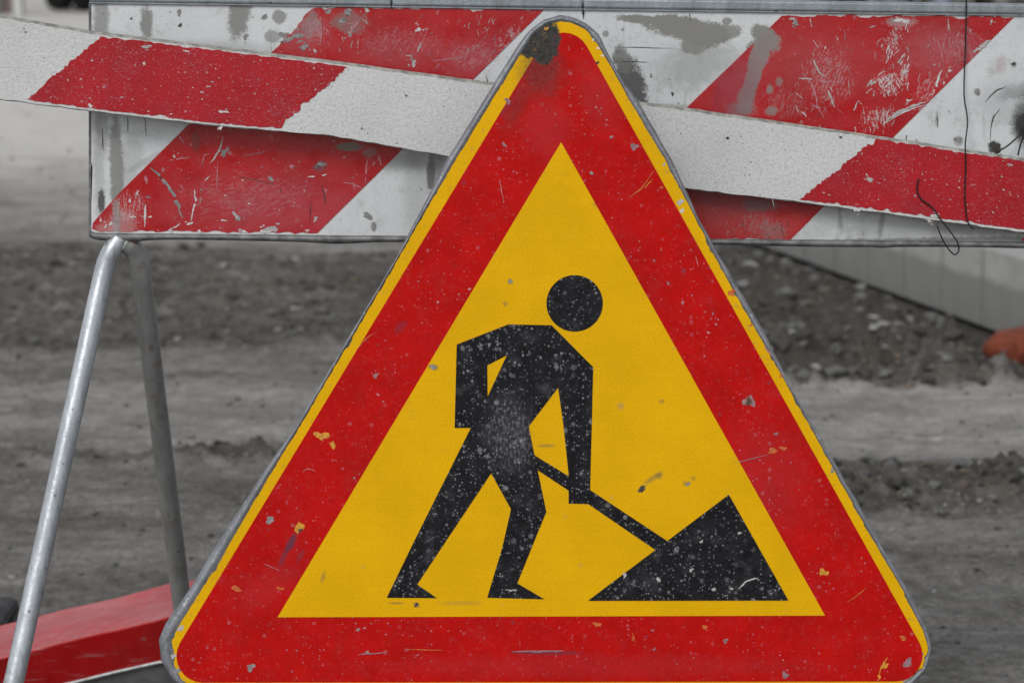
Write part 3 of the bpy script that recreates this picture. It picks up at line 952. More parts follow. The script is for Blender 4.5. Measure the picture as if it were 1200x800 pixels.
# upper left stripe
scatter(26, (540, 22, 632, 92), -60, 9, 1.1, (LG_, P_, MV_, LG_), in1, .9)
scatter(16, (440, 20, 560, 90), -60, 9, 1.0, (P_, MV_, P_), in1, 1.3)
scatter(10, (345, 18, 430, 60), 75, 12, 1.3, (P_, LG_, GR_), in1, .7)
for (x, y, r, m, asp, ang) in ((490, 35, 3.6, W_, 1.1, .3), (488, 28, 2.0, P_, 1.4, 0), (485, 74, 5, LG_, .9, 0), (483, 70, 3.4, GR_, .8, 0), (410, 40, 4.5, GR_, .9, .2), (401, 25, 4, GR_, 1.6, .5), (357, 55, 5, GR_, 1.3, .2), (348, 42, 4.5, GR_, 2.4, -.35), (338, 46, 4.5, GR_, 2.0, -.3), (369, 60, 3, LG_, 1, 0), (430, 12, 4, LG_, 1.2, 0), (408, 14, 5, GR_, 1.4, .3), (385, 14, 4, GR_, 1.4, 0), (500, 34, 2, P_, 1.6, .4)):
    fl.chip(x, y, r, zz(), m, asp, ang)
for pts, w, m in ((((421, 24), (414, 33), (408, 42)), 2.2, P_), (((376, 20), (377, 38), (375, 52)), 1.2, P_), (((493, 50), (489, 61)), 2.4, LG_), (((400, 30), (420, 26)), 1.2, P_), (((505, 72), (550, 66)), 1.0, P_), (((472, 64), (468, 56)), 1.2, P_), (((476, 65), (482, 66)), 1.4, LG_)):
    fl.scratch(pts, w, zz() + .0001, m)
# right stripe
scatter(26, (930, 30, 1010, 150), 65, 13, 1.2, (P_, P_, W_, MV_), in2, .5)
scatter(30, (1010, 25, 1090, 150), 110, 11, 1.3, (W_, LG_, P_, P_), in2, .6)
scatter(16, (1085, 24, 1180, 100), 100, 12, 1.0, (P_, P_, LG_), in2, .5)
scatter(14, (1020, 80, 1068, 112), 120, 13, 2.2, (W_, LG_), in2, .5)
scatter(12, (1034, 40, 1062, 76), 125, 11, 2.0, (W_, LG_), in2, .4)
scatter(16, (1000, 125, 1050, 158), 95, 9, 1.5, (W_, LG_, P_), in2, .5)
for pts, w, m in ((((939, 70), (941, 86), (950, 98), (956, 112), (958, 124), (965, 138)), 1.8, P_), (((952, 62), (956, 78), (965, 90)), 2.2, LG_), (((1103, 82), (1098, 98), (1092, 112)), 3.0, W_), (((1084, 120), (1066, 126), (1048, 134), (1036, 145)), 3.4, LG_), (((1082, 123), (1060, 131), (1040, 143)), 1.4, W_), (((1160, 47), (1150, 55), (1140, 61)), 4.2, LG_), (((1155, 49), (1145, 57)), 1.6, M_CHIP_DARK), (((949, 21), (951, 32)), 1.5, LG_), (((1018, 33), (1026, 30)), 1.5, LG_), (((1111, 22), (1112, 36)), 1.5, LG_), (((970, 105), (978, 126)), 2.2, LG_), (((1006, 118), (1000, 130)), 2, LG_), (((936, 92), (952, 93)), 1.8, LG_), (((960, 96), (978, 96)), 1.8, P_)):
    fl.scratch(pts, w, zz() + .0001, m)
for (x, y, r, m, asp, ang) in ((1162, 25, 3, LG_, .8, .2), (1137, 36, 2.6, P_, 1, 0), (1113, 83, 2.6, W_, 1.2, 0), (1106, 97, 2.4, W_, .8, .2), (1095, 76, 1.8, LG_, 1, 0), (1039, 112, 1.6, M_CHIP_DARK, .7, 0), (960, 135, 2, M_CHIP_DARK, .7, .2), (932, 27, 4, GR_, 1.6, .5), (928, 22, 2.4, LG_, 2, .2), (1055, 24, 4, W_, 3.0, .05), (1045, 23, 2.4, GR_, 2, 0), (1123, 40, 3, P_, .6, .2), (967, 56, 2, W_, .7, 0), (1065, 118, 2, W_, 2, -.4)):
    fl.chip(x, y, r, zz(), m, asp, ang)
# stripe showing under the plank
scatter(26, (850, 255, 935, 280), 110, 9, 1.2, (GR_, P_, M_CHIP_DARK), lambda x, y: x + y < 1200, .7)
for k in range(60):
    x = rg.uniform(112, 372); y = rg.uniform(150, 270)
    if (x + y * 1.02) < 640 and (x + y * .98) > 366:
        fl.chip(x, y, rg.choice((.7, .9, 1.2, 1.5)), zz(), rg.choice((P_, P_, W_, MV_)), rg.uniform(.8, 2), rg.uniform(0, 3), n=7)
fl.build('red_stripe', barrier)

# rolled lower lip, dented
lip = []
lipw = lambda x: 2.2 * math.exp(-((x - 147) / 26) ** 2) + 1.6 * math.exp(-((x - 395) / 30) ** 2) + .5 * math.sin(x * .021) + .8 * math.exp(-((x - 1035) / 9) ** 2)
xs = [XL - 2 + i * (XR - XL + 2) / 260 for i in range(261)]
V, F, NP = [], [], 10
s = SB
for x in xs:
    cxy = BOARD.loc(x, bot_y(x) + 2.6 + lipw(x) * .6 - (3.0 if x < XL + 6 else 0) * (1 - (x - XL + 2) / 8))
    rr = (.0048 + lipw(x) * .0007)
    rr = max(.0035, rr)
    for k in range(NP):
        w = 2 * math.pi * k / NP
        V.append((cxy[0], cxy[1] + rr * math.cos(w), -.004 + .0085 * math.sin(w)))
for i in range(len(xs) - 1):
    for k in range(NP):
        k2 = (k + 1) % NP
        F.append((i * NP + k, i * NP + k2, (i + 1) * NP + k2, (i + 1) * NP + k))
F += [tuple(range(NP)), tuple((len(xs) - 1) * NP + k for k in range(NP))]
mesh_obj('lower_lip', V, F, M_EDGE, barrier, smooth=True)
# folded left edge
bm = bmesh.new()
a0, a1 = BOARD.loc(XL - 1, bot_y(XL) - 2), BOARD.loc(XL - 1, top_y(XL))
bm_box(bm, (-.0022, 0, -.020), (.0010, a1[1] - a0[1], .0008), .0008)
for v in bm.verts:
    v.co.x += a0[0] + (a1[0] - a0[0]) * v.co.y / (a1[1] - a0[1])
    v.co.y += a0[1]
from_bm('side_fold', bm, M_EDGE, barrier)
# three lengths of zinc rail along the top
for (x0, x1) in ((105, 458.4), (459.6, 682.4), (683.6, XR)):
    bm = bmesh.new()
    p0, p1 = BOARD.loc(x0, top_y(x0) - 1.5), BOARD.loc(x1, top_y(x1) - 1.5)
    L = p1[0] - p0[0]
    bm_box(bm, (0, 0, -.021), (L, .0128, .0050), .0030, 3)
    bm_box(bm, (0, -.0020, -.0185), (L, .0008, .0030), .0005, 1)
    ang = math.atan2(p1[1] - p0[1], p1[0] - p0[0])
    mt = Matrix.Translation((p0[0], p0[1], 0)) @ Matrix.Rotation(ang, 4, 'Z')
    bmesh.ops.transform(bm, matrix=mt, verts=bm.verts)
    from_bm('top_rail', bm, M_RAIL, barrier)
# tube legs
binv = BOARD.matrix().inverted()
M_LEG_A = mat_galv('leg_zinc_bright', (0.47, 0.50, 0.53), .5, .33, .2, 1.0)
M_LEG_B = mat_galv('leg_zinc_rusty_shaded', (0.25, 0.25, 0.245), .3, .5, .5, 2.0)  # rear leg: shadow side put into a darker base, plus rust


def leg(knee_px, head_px, foot_px, foot_y, mt, mirror=None):
    foot = ground_pt(*foot_px)
    foot = at_y(foot_px[0], foot_px[1], foot_y)
    foot.z = 0.012
    yk = BY + (-.006 if foot_y < BY else .026)
    head = at_y(head_px[0], head_px[1], BY + .006)
    knee = at_y(knee_px[0], knee_px[1], yk)
    if foot_y < BY:
        mid = at_y(head_px[0] * .45 + knee_px[0] * .55, head_px[1] * .6 + knee_px[1] * .4, (yk + BY) / 2 + .003)
    else:
        mid = at_y(157.5, 294, BY + .014)
    pts = spline([head, mid, knee, knee.lerp(foot, .15)], 6) + [knee.lerp(foot, t) for t in (.3, .5, .7, .85, 1)]
    if mirror is not None:
        pts = [Vector((2 * mirror - p.x, p.y, p.z)) for p in pts]
    V, F = tube([binv @ p for p in pts], [.0118] * 3 + [.0122 if foot_y < BY else .0130] * (len(pts) - 3), 20)
    return mesh_obj('leg', V, F, mt, barrier, smooth=True)


mid_x = (BOARD.world(XL, 140).x + BOARD.world(XR, 140).x) / 2
for mir in (None, mid_x):
    leg((121, 322), (141, 279), (-34.6, 1042), 2.74, M_LEG_A, mir)
    leg((166, 330), (143, 284), (231.5, 859), 3.30, M_LEG_B, mir)
for mx in (None, mid_x):
    bm = bmesh.new()
    c = BOARD.world(147, 283)
    x = c.x if mx is None else 2 * mx - c.x
    lc = binv @ Vector((x, BY + .008, c.z))
    bm_box(bm, (lc.x - .010, lc.y - .003, lc.z - .010), (lc.x + .014, lc.y + .006, lc.z + .008), .002)
    from_bm('weld_bracket', bm, M_RUST, barrier)

# ------------------------------------------------------------------ plank tied across the board
plank = thing('barrier_plank', 'long slanting red and white painted plank passing between the triangular sign and the barrier board', 'plank', PLANK.matrix())


def mat_plank(name, red):
    g = G(name)
    if red:
        col = g.gain(RED_P, g.ss(g.noise(12, 5, .6), .3, .7, .85, 1.1))
        wear = g.mul(g.ss(g.noise(22, 5, .7), .48, .78), .35)
        col = g.mix(wear, col, (0.33, 0.045, 0.075))
        w2 = g.ss(g.noise(16, 3), .35, .65, .2, 1)
        col = g.mix(g.mul(g.mul(g.splat(190, .36, 5, warp=(500, .004)), .8), w2), col, (0.56, 0.42, 0.43))
        col = g.mix(g.mul(g.splat(330, .46, 2.4, warp=(700, .003)), .5), col, (0.46, 0.16, 0.19))
        lowm = g.ss(g.noise(9, 4), .45, .68, .15, .7)
        col = g.mix(g.mul(g.ss(g.noise(330, 5, .85), .52, .64), lowm), col, (0.46, 0.12, 0.16))
        col = g.mix(g.mul(g.ss(g.noise(300, 5, .85, g.vec_scale((1, 1, 1), loc=(5, 5, 0))), .60, .67), lowm), col, (0.6, 0.45, 0.47))
        col = g.mix(g.mul(g.ss(g.noise(260, 4, .75), .60, .7), .35), col, (0.19, 0.01, 0.02))
    else:
        col = g.gain((0.64, 0.645, 0.64), g.ss(g.noise(9, 4, .6), .3, .7, .95, 1.04))
        col = g.mix(g.mul(g.ss(g.noise(260, 6, .85), .45, .64), .62), col, (0.36, 0.36, 0.355))
        col = g.mix(g.mul(g.ss(g.noise(430, 4, .85), .56, .68), .7), col, (0.20, 0.24, 0.235))
        col = g.mix(g.mul(g.ss(g.noise(1.0, 4, .7, g.vec_scale((60, 420, 1))), .60, .75), .35), col, (0.33, 0.33, 0.32))
        col = g.mix(g.mul(g.splat(160, .24, 5), .6), col, (0.18, 0.18, 0.17))
        col = g.mix(g.mul(g.ss(g.noise(14, 5, .6), .5, .8), .22), col, (0.42, 0.42, 0.40))
    h = g.noise(420, 3, .6)
    h2 = g.noise(1.0, 2, .5, g.vec_scale((500, 800, 1)))
    nrm = g.bump(g.add(h, g.mul(h2, .6)), .0006, .9)
    return g.done(col, .55, 0, nrm, .35)


M_P_WHITE = mat_plank('plank_white', False)
M_P_RED = mat_plank('plank_red', True)
M_P_EDGE = plain('plank_worn_edge', (0.28, 0.275, 0.25), .75, 0, .45, 90, .3, .0006)


def curve_y(pts):
    xs_, ys_ = zip(*pts)
    return lambda x: float(np.interp(x, xs_, ys_))


PT = curve_y(((-330, -27), (0, 18), (107, 36.5), (250, 54), (400, 73), (560, 95), (800, 126), (1030, 160), (1200, 186), (1420, 218)))
PB = curve_y(((-330, 78), (0, 117), (107, 131), (250, 148), (390, 160), (520, 183), (800, 221), (940, 238), (1200, 273), (1420, 303)))
xs = np.linspace(-320, 1410, 174)
prof = []   # rows across: back-top, edge, bevel, face ... bevel, back-bottom
V, F, I = [], [], []
TH = .008
rr2 = random.Random(5)
for x in xs:
    j = rr2.uniform(-.5, .5)
    t, b = PLANK.loc(x, PT(x) + j * .6), PLANK.loc(x, PB(x) + rr2.uniform(-.5, .5))
    up = Vector((b[0] - t[0], b[1] - t[1])).normalized()
    e1, e2 = .0034 + j * .0008, .0012 + rr2.uniform(-.0004, .0006)
    V += [(t[0], t[1], -TH), (t[0], t[1], -.0036), (t[0] + up.x * e1, t[1] + up.y * e1, 0), (b[0] - up.x * e2, b[1] - up.y * e2, 0), (b[0], b[1], -.0014), (b[0], b[1], -TH)]
for i in range(len(xs) - 1):
    a, b = i * 6, (i + 1) * 6
    for k, mi in ((0, 1), (1, 1), (2, 0), (3, 1), (4, 1)):
        F.append((a + k, a + k + 1, b + k + 1, b + k)); I.append(mi)
    F.append((a + 5, a, b, b + 5)); I.append(1)
F += [tuple(range(6))[::-1], tuple((len(xs) - 1) * 6 + k for k in range(6))]
I += [1, 1]
pm = mesh_obj('plank_body', V, F, [M_P_WHITE, M_P_EDGE], plank, I)

fl = Stripes(PLANK, SP, M_P_RED, (-50, 650))


def plank_stripe(xt0, xt1, xb0, xb1, mt=4.6, mb=3.2):
    n = 60
    top = []
    for k in range(n + 1):
        x = xt0 + (xt1 - xt0) * k / n
        top.append((x, PT(x) + mt + random.uniform(-.9, .9) + (1.5 if random.random() < .12 else 0)))
    bot = []
    for k in range(n + 1):
        x = xb1 + (xb0 - xb1) * k / n
        bot.append((x, PB(x) - mb - abs(random.gauss(0, .8)) - (2.2 if random.random() < .10 else 0)))
    return top + jagged(top[-1], bot[0], 3.0, 1.5, 4.5)[1:] + bot + jagged(bot[-1], top[0], 3.0, 1.4, 4.0)[1:]


fl.poly([plank_stripe(118, 407, 32, 324)], .0006, M_P_RED, .0005)
fl.poly([plank_stripe(1027, 1318, 937, 1230, 3.2, 3.4)], .0006, M_P_RED, .0005)
fl.poly([plank_stripe(-300, -170, -312, -255)], .0006, M_P_RED, .0005)
Zp = .0008
for (x, y, r, m, asp, ang) in ((172, 55, 2.6, LG_, 3.4, .12), (262, 131, 2.4, W_, 3.0, .05), (218, 60, 1.5, W_, 3, .1), (122, 102, 1.8, P_, 2, 0), (1019, 210, 3, LG_, 2.6, .3), (1184, 193, 2, LG_, 2.4, .1), (108, 71, 1.6, W_, 1, 0), (169, 75, 1.8, W_, 1.6, 0), (106, 124, 3, W_, 1.4, 0), (258, 150, 3, W_, 1.4, 0), (1095, 253, 3.5, W_, 2, .1), (1088, 258, 3, LG_, 2, .2), (1005, 246, 3, W_, 1.6, .2)):
    fl.chip(x, y, r, Zp + random.uniform(0, .0001), m, asp, ang)
rg = random.Random(23)
for k in range(230):
    if rg.random() < .5:
        x = rg.uniform(40, 400); lo, hi = PT(x) + 8, PB(x) - 6
        y = rg.uniform(lo, hi)
        ok = 118 - (y - 38) * 1.13 + 4 < x < 407 - (y - 75) * 1.08 - 4
    else:
        x = rg.uniform(940, 1230); y = rg.uniform(PT(x) + 6, PB(x) - 6)
        ok = x > 1027 - (y - 163) * 1.22 + 5
    if ok:
        fl.chip(x, y, rg.choice((.6, .7, .8, 1.0, 1.4)), Zp + rg.uniform(0, .0001), rg.choice((W_, P_, P_, LG_)), rg.uniform(.8, 2.2), rg.uniform(-.3, .5), n=6)
for (x, y, r) in ((476, 112, 2.2), (424, 151, 1.8), (853, 162, 2.6), (985, 161, 2.4), (798, 157, 1.2), (905, 152, 1.2), (880, 190, 1.3), (878, 205, 1.2), (28, 34, 1.4), (30, 38, 1.4), (51, 68, 1.2), (20, 90, 1.0), (465, 168, 1.2), (520, 125, 1), (838, 214, 1), (870, 168, 1), (920, 176, 1), (868, 160, 1)):
    fl.chip(x, y, r, .0002, M_CHIP_DARK, 1.2, .3, n=7)
fl.build('red_stripe', plank)
# splinter hanging at the lower edge
V, F = tube([PLANK.world(905, PB(905) - 1, .001) - PLANK.o, PLANK.world(907, PB(905) + 9, .003) - PLANK.o], [.0008, .0003], 5)
pinv = PLANK.matrix().inverted()
V = [pinv @ (v + PLANK.o) for v in V]
mesh_obj('splinter', V, F, M_P_EDGE, plank)

# ------------------------------------------------------------------ wires
M_WIRE = plain('black_wire', (0.012, 0.012, 0.013), .5, .2, .2)


def wire(label, pts, rad=.0009):
    """pts: (px, py, plane, height over that plane)"""
    w = spline([pl.world(x, y, z) for (x, y, pl, z) in pts], 5)
    base = w[-1].copy()
    V, F = tube([p - base for p in w], rad, 8)
    o = mesh_obj('tie_wire', V, F, M_WIRE, smooth=True)
    o.location = base
    return tag(o, label, 'wire', 'wires tied round the barrier')


wire('long thin black wire hanging straight down over the top rail and the slanting plank', [(1130, -3, BOARD, .012), (1131, 12, BOARD, .0075), (1130, 60, BOARD, .006), (1128, 110, BOARD, .010), (1131, 140, BOARD, .016), (1130, 168, PLANK, .0065), (1131, 200, PLANK, .0026), (1130, 230, PLANK, .0028), (1133, 258, PLANK, .0028), (1140, 268, PLANK, .004)])
wire('short curly black wire ending in a loop below the red part of the plank', [(1076, 209, PLANK, .003), (1074, 222, PLANK, .0026), (1079, 233, PLANK, .0028), (1092, 243, PLANK, .003), (1102, 257, PLANK, .004), (1112, 270, PLANK, .005), (1121, 283, PLANK, .004), (1123, 293, PLANK, .003), (1118, 298, PLANK, .002), (1110, 290, PLANK, .002), (1103, 278, PLANK, .003), (1097, 264, PLANK, .006)])
wire('stiff forked black wire sticking out of the sooty hole at the right edge', [(1164, 176, BOARD, .022), (1175, 171, BOARD, .018), (1186, 163, BOARD, .014), (1200, 152, BOARD, .006), (1203, 149, BOARD, .004), (1199, 157, BOARD, .008), (1193, 166, BOARD, .018), (1187, 179, BOARD, .030)], .0011)

# ------------------------------------------------------------------ fallen red board at the lower left
def mat_fallen():
    g = G('fallen_board_red')
    col = g.gain((0.44, 0.002, 0.004), g.ss(g.noise(10, 4), .3, .7, .85, 1.1))
    col = g.mix(g.mul(g.ss(g.noise(30, 6, .7), .54, .75), .25), col, (0.38, 0.05, 0.07))
    col = g.mix(g.mul(g.splat(60, .3, 5, warp=(300, .006)), .6), col, (0.30, .12, .12))
    col = g.mix(g.mul(g.splat(120, .3, 6), .8), col, (0.06, .02, .02))
    col = g.mix(g.mul(g.ss(g.noise(1.0, 4, .6, g.vec_scale((10, 110, 110))), .57, .70), .55), col, (0.46, .17, .18))
    return g.done(col, g.ss(g.noise(25, 4), .3, .7, .14, .30), 0, g.bump(g.noise(14, 4, .55), .006, .4), .35, .35)


M_FALLEN = mat_fallen()
top_c = curve_y(((-300, 800), (0, 746), (15, 743), (42, 737), (77, 728), (114, 716), (156, 706), (200, 697), (300, 684), (430, 676)))
fold_c = curve_y(((-300, 828), (0, 772), (37, 763), (73, 753), (103, 746), (139, 738), (198, 721), (300, 708), (430, 698)))
bot_c = curve_y(((-300, 905), (0, 820), (79, 800), (136, 786), (185, 775), (300, 756), (430, 742)))
fallen = thing('fallen_board', 'bent glossy red metal board lying on the dirt behind the trestle legs', 'barrier board', Matrix.Translation((at_y(80, 800, 3.42).x, 3.42, 0)))
xs = np.linspace(-230, 420, 131)
V, F = [], []
rows = 11
for i, x in enumerate(xs):
    b = at_y(x, bot_c(x), 3.438)
    f = at_y(x, fold_c(x), 3.405)
    t = at_y(x, top_c(x), 3.555)
    b.z = max(b.z, .022); f.z = max(f.z, b.z + .03); t.z = max(t.z, f.z + .006)
    w = .0012 * math.sin(x * .021) + .0006 * math.sin(x * .053 + 1)
    f = f + Vector((0, w, w))
    P = [b, b.lerp(f, .3), b.lerp(f, .6), b.lerp(f, .97), f + Vector((0, .0015, .0006)),
         f.lerp(t, .03), f.lerp(t, .5) + Vector((0, 0, w)), f.lerp(t, .97), t, t + Vector((0, .003, -.004)), t + Vector((0, -.002, -.006))]
    V += [p - fallen.location for p in P]
for i in range(len(xs) - 1):
    for k in range(rows - 1):
        a, c = i * rows + k, (i + 1) * rows + k
        F.append((a, c, c + 1, a + 1))
o = mesh_obj('panel', V, F, M_FALLEN, fallen)
md = o.modifiers.new('thick', 'SOLIDIFY'); md.thickness = .0025; md.offset = -1
V, F, n = [], [], 4
M_BARE = plain('bare_grey_metal', (0.42, 0.43, 0.44), .45, .4, .3, 60, .5)
M_UNDER = plain('underside_grey', (0.10, 0.10, 0.10), .7, .2, .3, 40, .3)
pts = [at_y(x, bot_c(x), 3.437) - fallen.location for x in xs]
for p in pts:
    p.z = max(p.z, .022)
V, F = tube([p + Vector((0, 0, -.001)) for p in pts], .0024, 8)
mesh_obj('bare_edge', V, F, M_BARE, fallen, smooth=True)
V, F = [], []
for p in pts:
    V += [p + Vector((0, .004, -.002)), Vector((p.x, p.y + .012, max(.003, p.z - .05))), Vector((p.x, p.y + .030, max(.003, p.z - .05))), p + Vector((0, .030, -.002))]
for i in range(len(pts) - 1):
    for k in range(4):
        k2 = (k + 1) % 4
        F.append((i * 4 + k, i * 4 + k2, i * 4 + 4 + k2, i * 4 + 4 + k))
F += [(0, 1, 2, 3), tuple((len(pts) - 1) * 4 + k for k in range(4))]
mesh_obj('frame_channel', V, F, M_UNDER, fallen)

# dark rubber foot at the left edge
M_RUBBER = plain('black_rubber', (0.06, 0.06, 0.062), .8, 0, .4, 60, .3, .002)
c = at_y(23, 697, 3.90)
rb = thing('rubber_foot', 'dark grey rubber barrier foot at the left edge behind the fallen red board', 'barrier foot', Matrix.Translation((c.x - .14, 3.79, 0)))
bm = bmesh.new()
bm_box(bm, (-.14, -.12, .002), (.14, .12, c.z), .022, 4)
from_bm('block', bm, M_RUBBER, rb, True)
bm = bmesh.new()
bm_box(bm, (-.05, -.03, c.z - .01), (.03, .03, c.z + .012), .004, 2)
from_bm('socket', bm, M_RUBBER, rb)

# ------------------------------------------------------------------ ground
def hsh(ix, iy, seed):
    h = (ix.astype(np.int64) * 374761393 + iy.astype(np.int64) * 668265263 + seed * 974634777) & 0xFFFFFFFF
    h = ((h ^ (h >> 13)) * 1274126177) & 0xFFFFFFFF
    h = h ^ (h >> 16)
    return (h & 0xFFFFFF) / float(0xFFFFFF)


def vn(x, y, seed=0):
    ix, iy = np.floor(x), np.floor(y)
    fx, fy = x - ix, y - iy
    ux, uy = fx * fx * fx * (fx * (fx * 6 - 15) + 10), fy * fy * fy * (fy * (fy * 6 - 15) + 10)
    a, b, c, d = hsh(ix, iy, seed), hsh(ix + 1, iy, seed), hsh(ix, iy + 1, seed), hsh(ix + 1, iy + 1, seed)
    return (a * (1 - ux) + b * ux) * (1 - uy) + (c * (1 - ux) + d * ux) * uy


def fbm(x, y, o=4, seed=0, gain=.5):
    s, a, t = 0, 1.0, 0
    for k in range(o):
        c, sn = math.cos(k * 1.1), math.sin(k * 1.1)
        s = s + a * vn(x * c - y * sn + 17.3 * k, x * sn + y * c - 9.1 * k, seed + k)
        t += a
        a *= gain
        x, y = x * 2.03, y * 2.03
    return s / t


def sstep(x, a, b):
    t = np.clip((x - a) / (b - a), 0, 1)
    return t * t * (3 - 2 * t)


def bandm(x, a, b, s):
    return sstep(x, a - s, a + s) * (1 - sstep(x, b - s, b + s))


def gy(py):
    return ground_pt(600, py).y


MOUND = ground_pt(1040, 447)
KA, KB = ground_pt(1200, 376), ground_pt(953, 290)
KD = (KB - KA).normalized()
KN = Vector((KD.y, -KD.x, 0))      # towards the pavement


def zones(x, y):
    wob = (fbm(x * 1.3, y * 1.3, 3, 50) - .5)
    yw = y + wob * .35
    right = sstep(x, .25, .75)
    rub = bandm(y + wob * (.12 + .3 * sstep(y, 6.2, 7.5)), gy(452) * right + gy(412) * (1 - right), gy(292), .10)
    rub = rub * (.50 + .32 * right)
    ridge = np.exp(-((y + wob * .12 - gy(542)) / .055) ** 2) * (1 - right) * (.35 + .65 * sstep(fbm(x * 4, y * 4, 2, 71), .35, .6))
    wm = (fbm(x * 6, y * 6, 3, 77) - .5) * .12
    mnd = sstep(1.0 - (((x - MOUND.x) / .46) ** 2 + ((y + wm - MOUND.y - .14) / .26) ** 2), 0, .3)
    rub = np.maximum(rub, mnd)
    rough = bandm(y + wob * .25, gy(600), gy(545), .12) * sstep(x, .45, .72)
    return rub, ridge, rough, right


def height(x, y):
    rub, ridge, rough, right = zones(x, y)
    h = (fbm(x * .7, y * .7, 3, 1) - .5) * .03 * sstep(y, 4.0, 6.0)
    h = h + (fbm(x * 4, y * 10, 5, 9) - .5) * .018
    h = h + (fbm(x * 22, y * 30, 3, 5) - .5) * .006
    h = h + (fbm(x * 60, y * 60, 3, 6) - .5) * .004
    clod = np.abs(fbm(x * 9, y * 9, 4, 21, .62) - .5) * 2.4
    clod2 = np.clip(fbm(x * 20, y * 20, 3, 33, .6) - .42, 0, 1)
    h = h + rub * (clod * .055 + clod2 * .065 - .005)
    h = h + ridge * (.016 + clod2 * .10)
    h = h + rough * (clod * .045 + clod2 * .085 - .004)
    # small dark tyre grooves over the smooth dirt
    gr = sstep(fbm(x * 2.5, y * 20, 3, 88), .60, .70)
    h = h - gr * .007 * (1 - rub)
    mx_, my_ = MOUND.x, MOUND.y
    g1 = np.exp(-(((x - mx_ + .05) / .24) ** 2 + ((y - my_ - .10) / .12) ** 2))
    g2 = np.exp(-(((x - mx_ - .17) / .16) ** 2 + ((y - my_ - .02) / .09) ** 2))
    g3 = np.exp(-(((x - mx_ + .32) / .16) ** 2 + ((y - my_ - .12) / .12) ** 2))
    h = h + (g1 * .085 + g2 * .05 + g3 * .035) * (.55 + clod * .7 + clod2 * .4)
    # lower the dirt under the kerb and pavement; trench before it added for shade
    d = (x - KA.x) * KN.x + (y - KA.y) * KN.y
    kk = sstep(d, -.5, -.06)
    h = h * (1 - .75 * kk) - kk * .03 - sstep(d, -.16, -.04) * .05
    h = np.where(d > .03, np.minimum(h, -.02), h)
    calm = 1 - sstep(np.abs(x - .2), 1.6, 2.4)
    near = 1 - sstep(y, 3.5, 3.9)
    h = np.where(y < 3.9, h * (1 - near * .8) - near * .0035, h)
    return h


def soil(x, y):
    """0 dark moist crumbly soil, painted kerb shade too ... 1 pale dry dust"""
    rub, ridge, rough, right = zones(x, y)
    w = (fbm(x * .9, y * .9, 4, 60) - .5)
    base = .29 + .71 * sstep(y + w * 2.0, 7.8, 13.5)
    base = base + .13 * bandm(y + w * .5, gy(530), gy(440), .2) * (.55 + .45 * right)
    base = base + (fbm(x * 3.5, y * 7, 5, 61) - .5) * .24 + (fbm(x * 9, y * 12, 4, 62) - .5) * .15
    base = base - rub * (.23 + .06 * right) - ridge * .20 - rough * .18
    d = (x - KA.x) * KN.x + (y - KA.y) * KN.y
    base = base - .35 * sstep(d + w * .2, -.4, -.1)  # shade band below the kerb put into the soil colour
    return np.clip(base, 0, 1)


us = np.concatenate([np.array([-40, -15, -6, -3, -1.8, -1.1, -.8, -.6, -.5]), np.linspace(-.42, .42, 520), np.array([.5, .6, .8, 1.1, 1.8, 3, 6, 15, 40])])
ys = np.concatenate([np.array([-60, -30, -15, -7, -3, -1, 0.5, 1.5, 2.1]), np.geomspace(2.5, 4.4, 150)[:-1], np.geomspace(4.4, 8.6, 640)[:-1], np.geomspace(8.6, 12, 110), np.geomspace(12.2, 45, 150), np.array([50, 60, 80, 110, 160, 240, 400, 700])])
YY, UU = np.meshgrid(ys, us, indexing='ij')
XX = UU * np.maximum(YY + .5, 2.0)
HH = height(XX, YY)
far = sstep(YY, 40, 60) + sstep(np.abs(UU), .5, .8)
HH = HH * np.clip(1 - far, 0, 1)
HH = np.where((XX - KA.x) * KN.x + (YY - KA.y) * KN.y > .03, np.minimum(HH, -.02), HH)
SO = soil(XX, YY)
nv, nu = XX.shape
co = np.stack([XX, YY, HH], -1).reshape(-1, 3)
ii = np.arange((nv - 1) * (nu - 1))
r_, c_ = ii // (nu - 1), ii % (nu - 1)
q0 = r_ * nu + c_
quads = np.stack([q0, q0 + 1, q0 + nu + 1, q0 + nu], -1)
me = bpy.data.meshes.new('ground')
me.vertices.add(len(co)); me.vertices.foreach_set('co', co.ravel())
me.loops.add(quads.size); me.loops.foreach_set('vertex_index', quads.ravel())
me.polygons.add(len(quads))
me.polygons.foreach_set('loop_start', np.arange(len(quads)) * 4)
me.polygons.foreach_set('use_smooth', [True] * len(quads))
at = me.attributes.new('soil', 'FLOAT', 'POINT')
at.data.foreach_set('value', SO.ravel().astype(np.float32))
me.update(); me.validate()


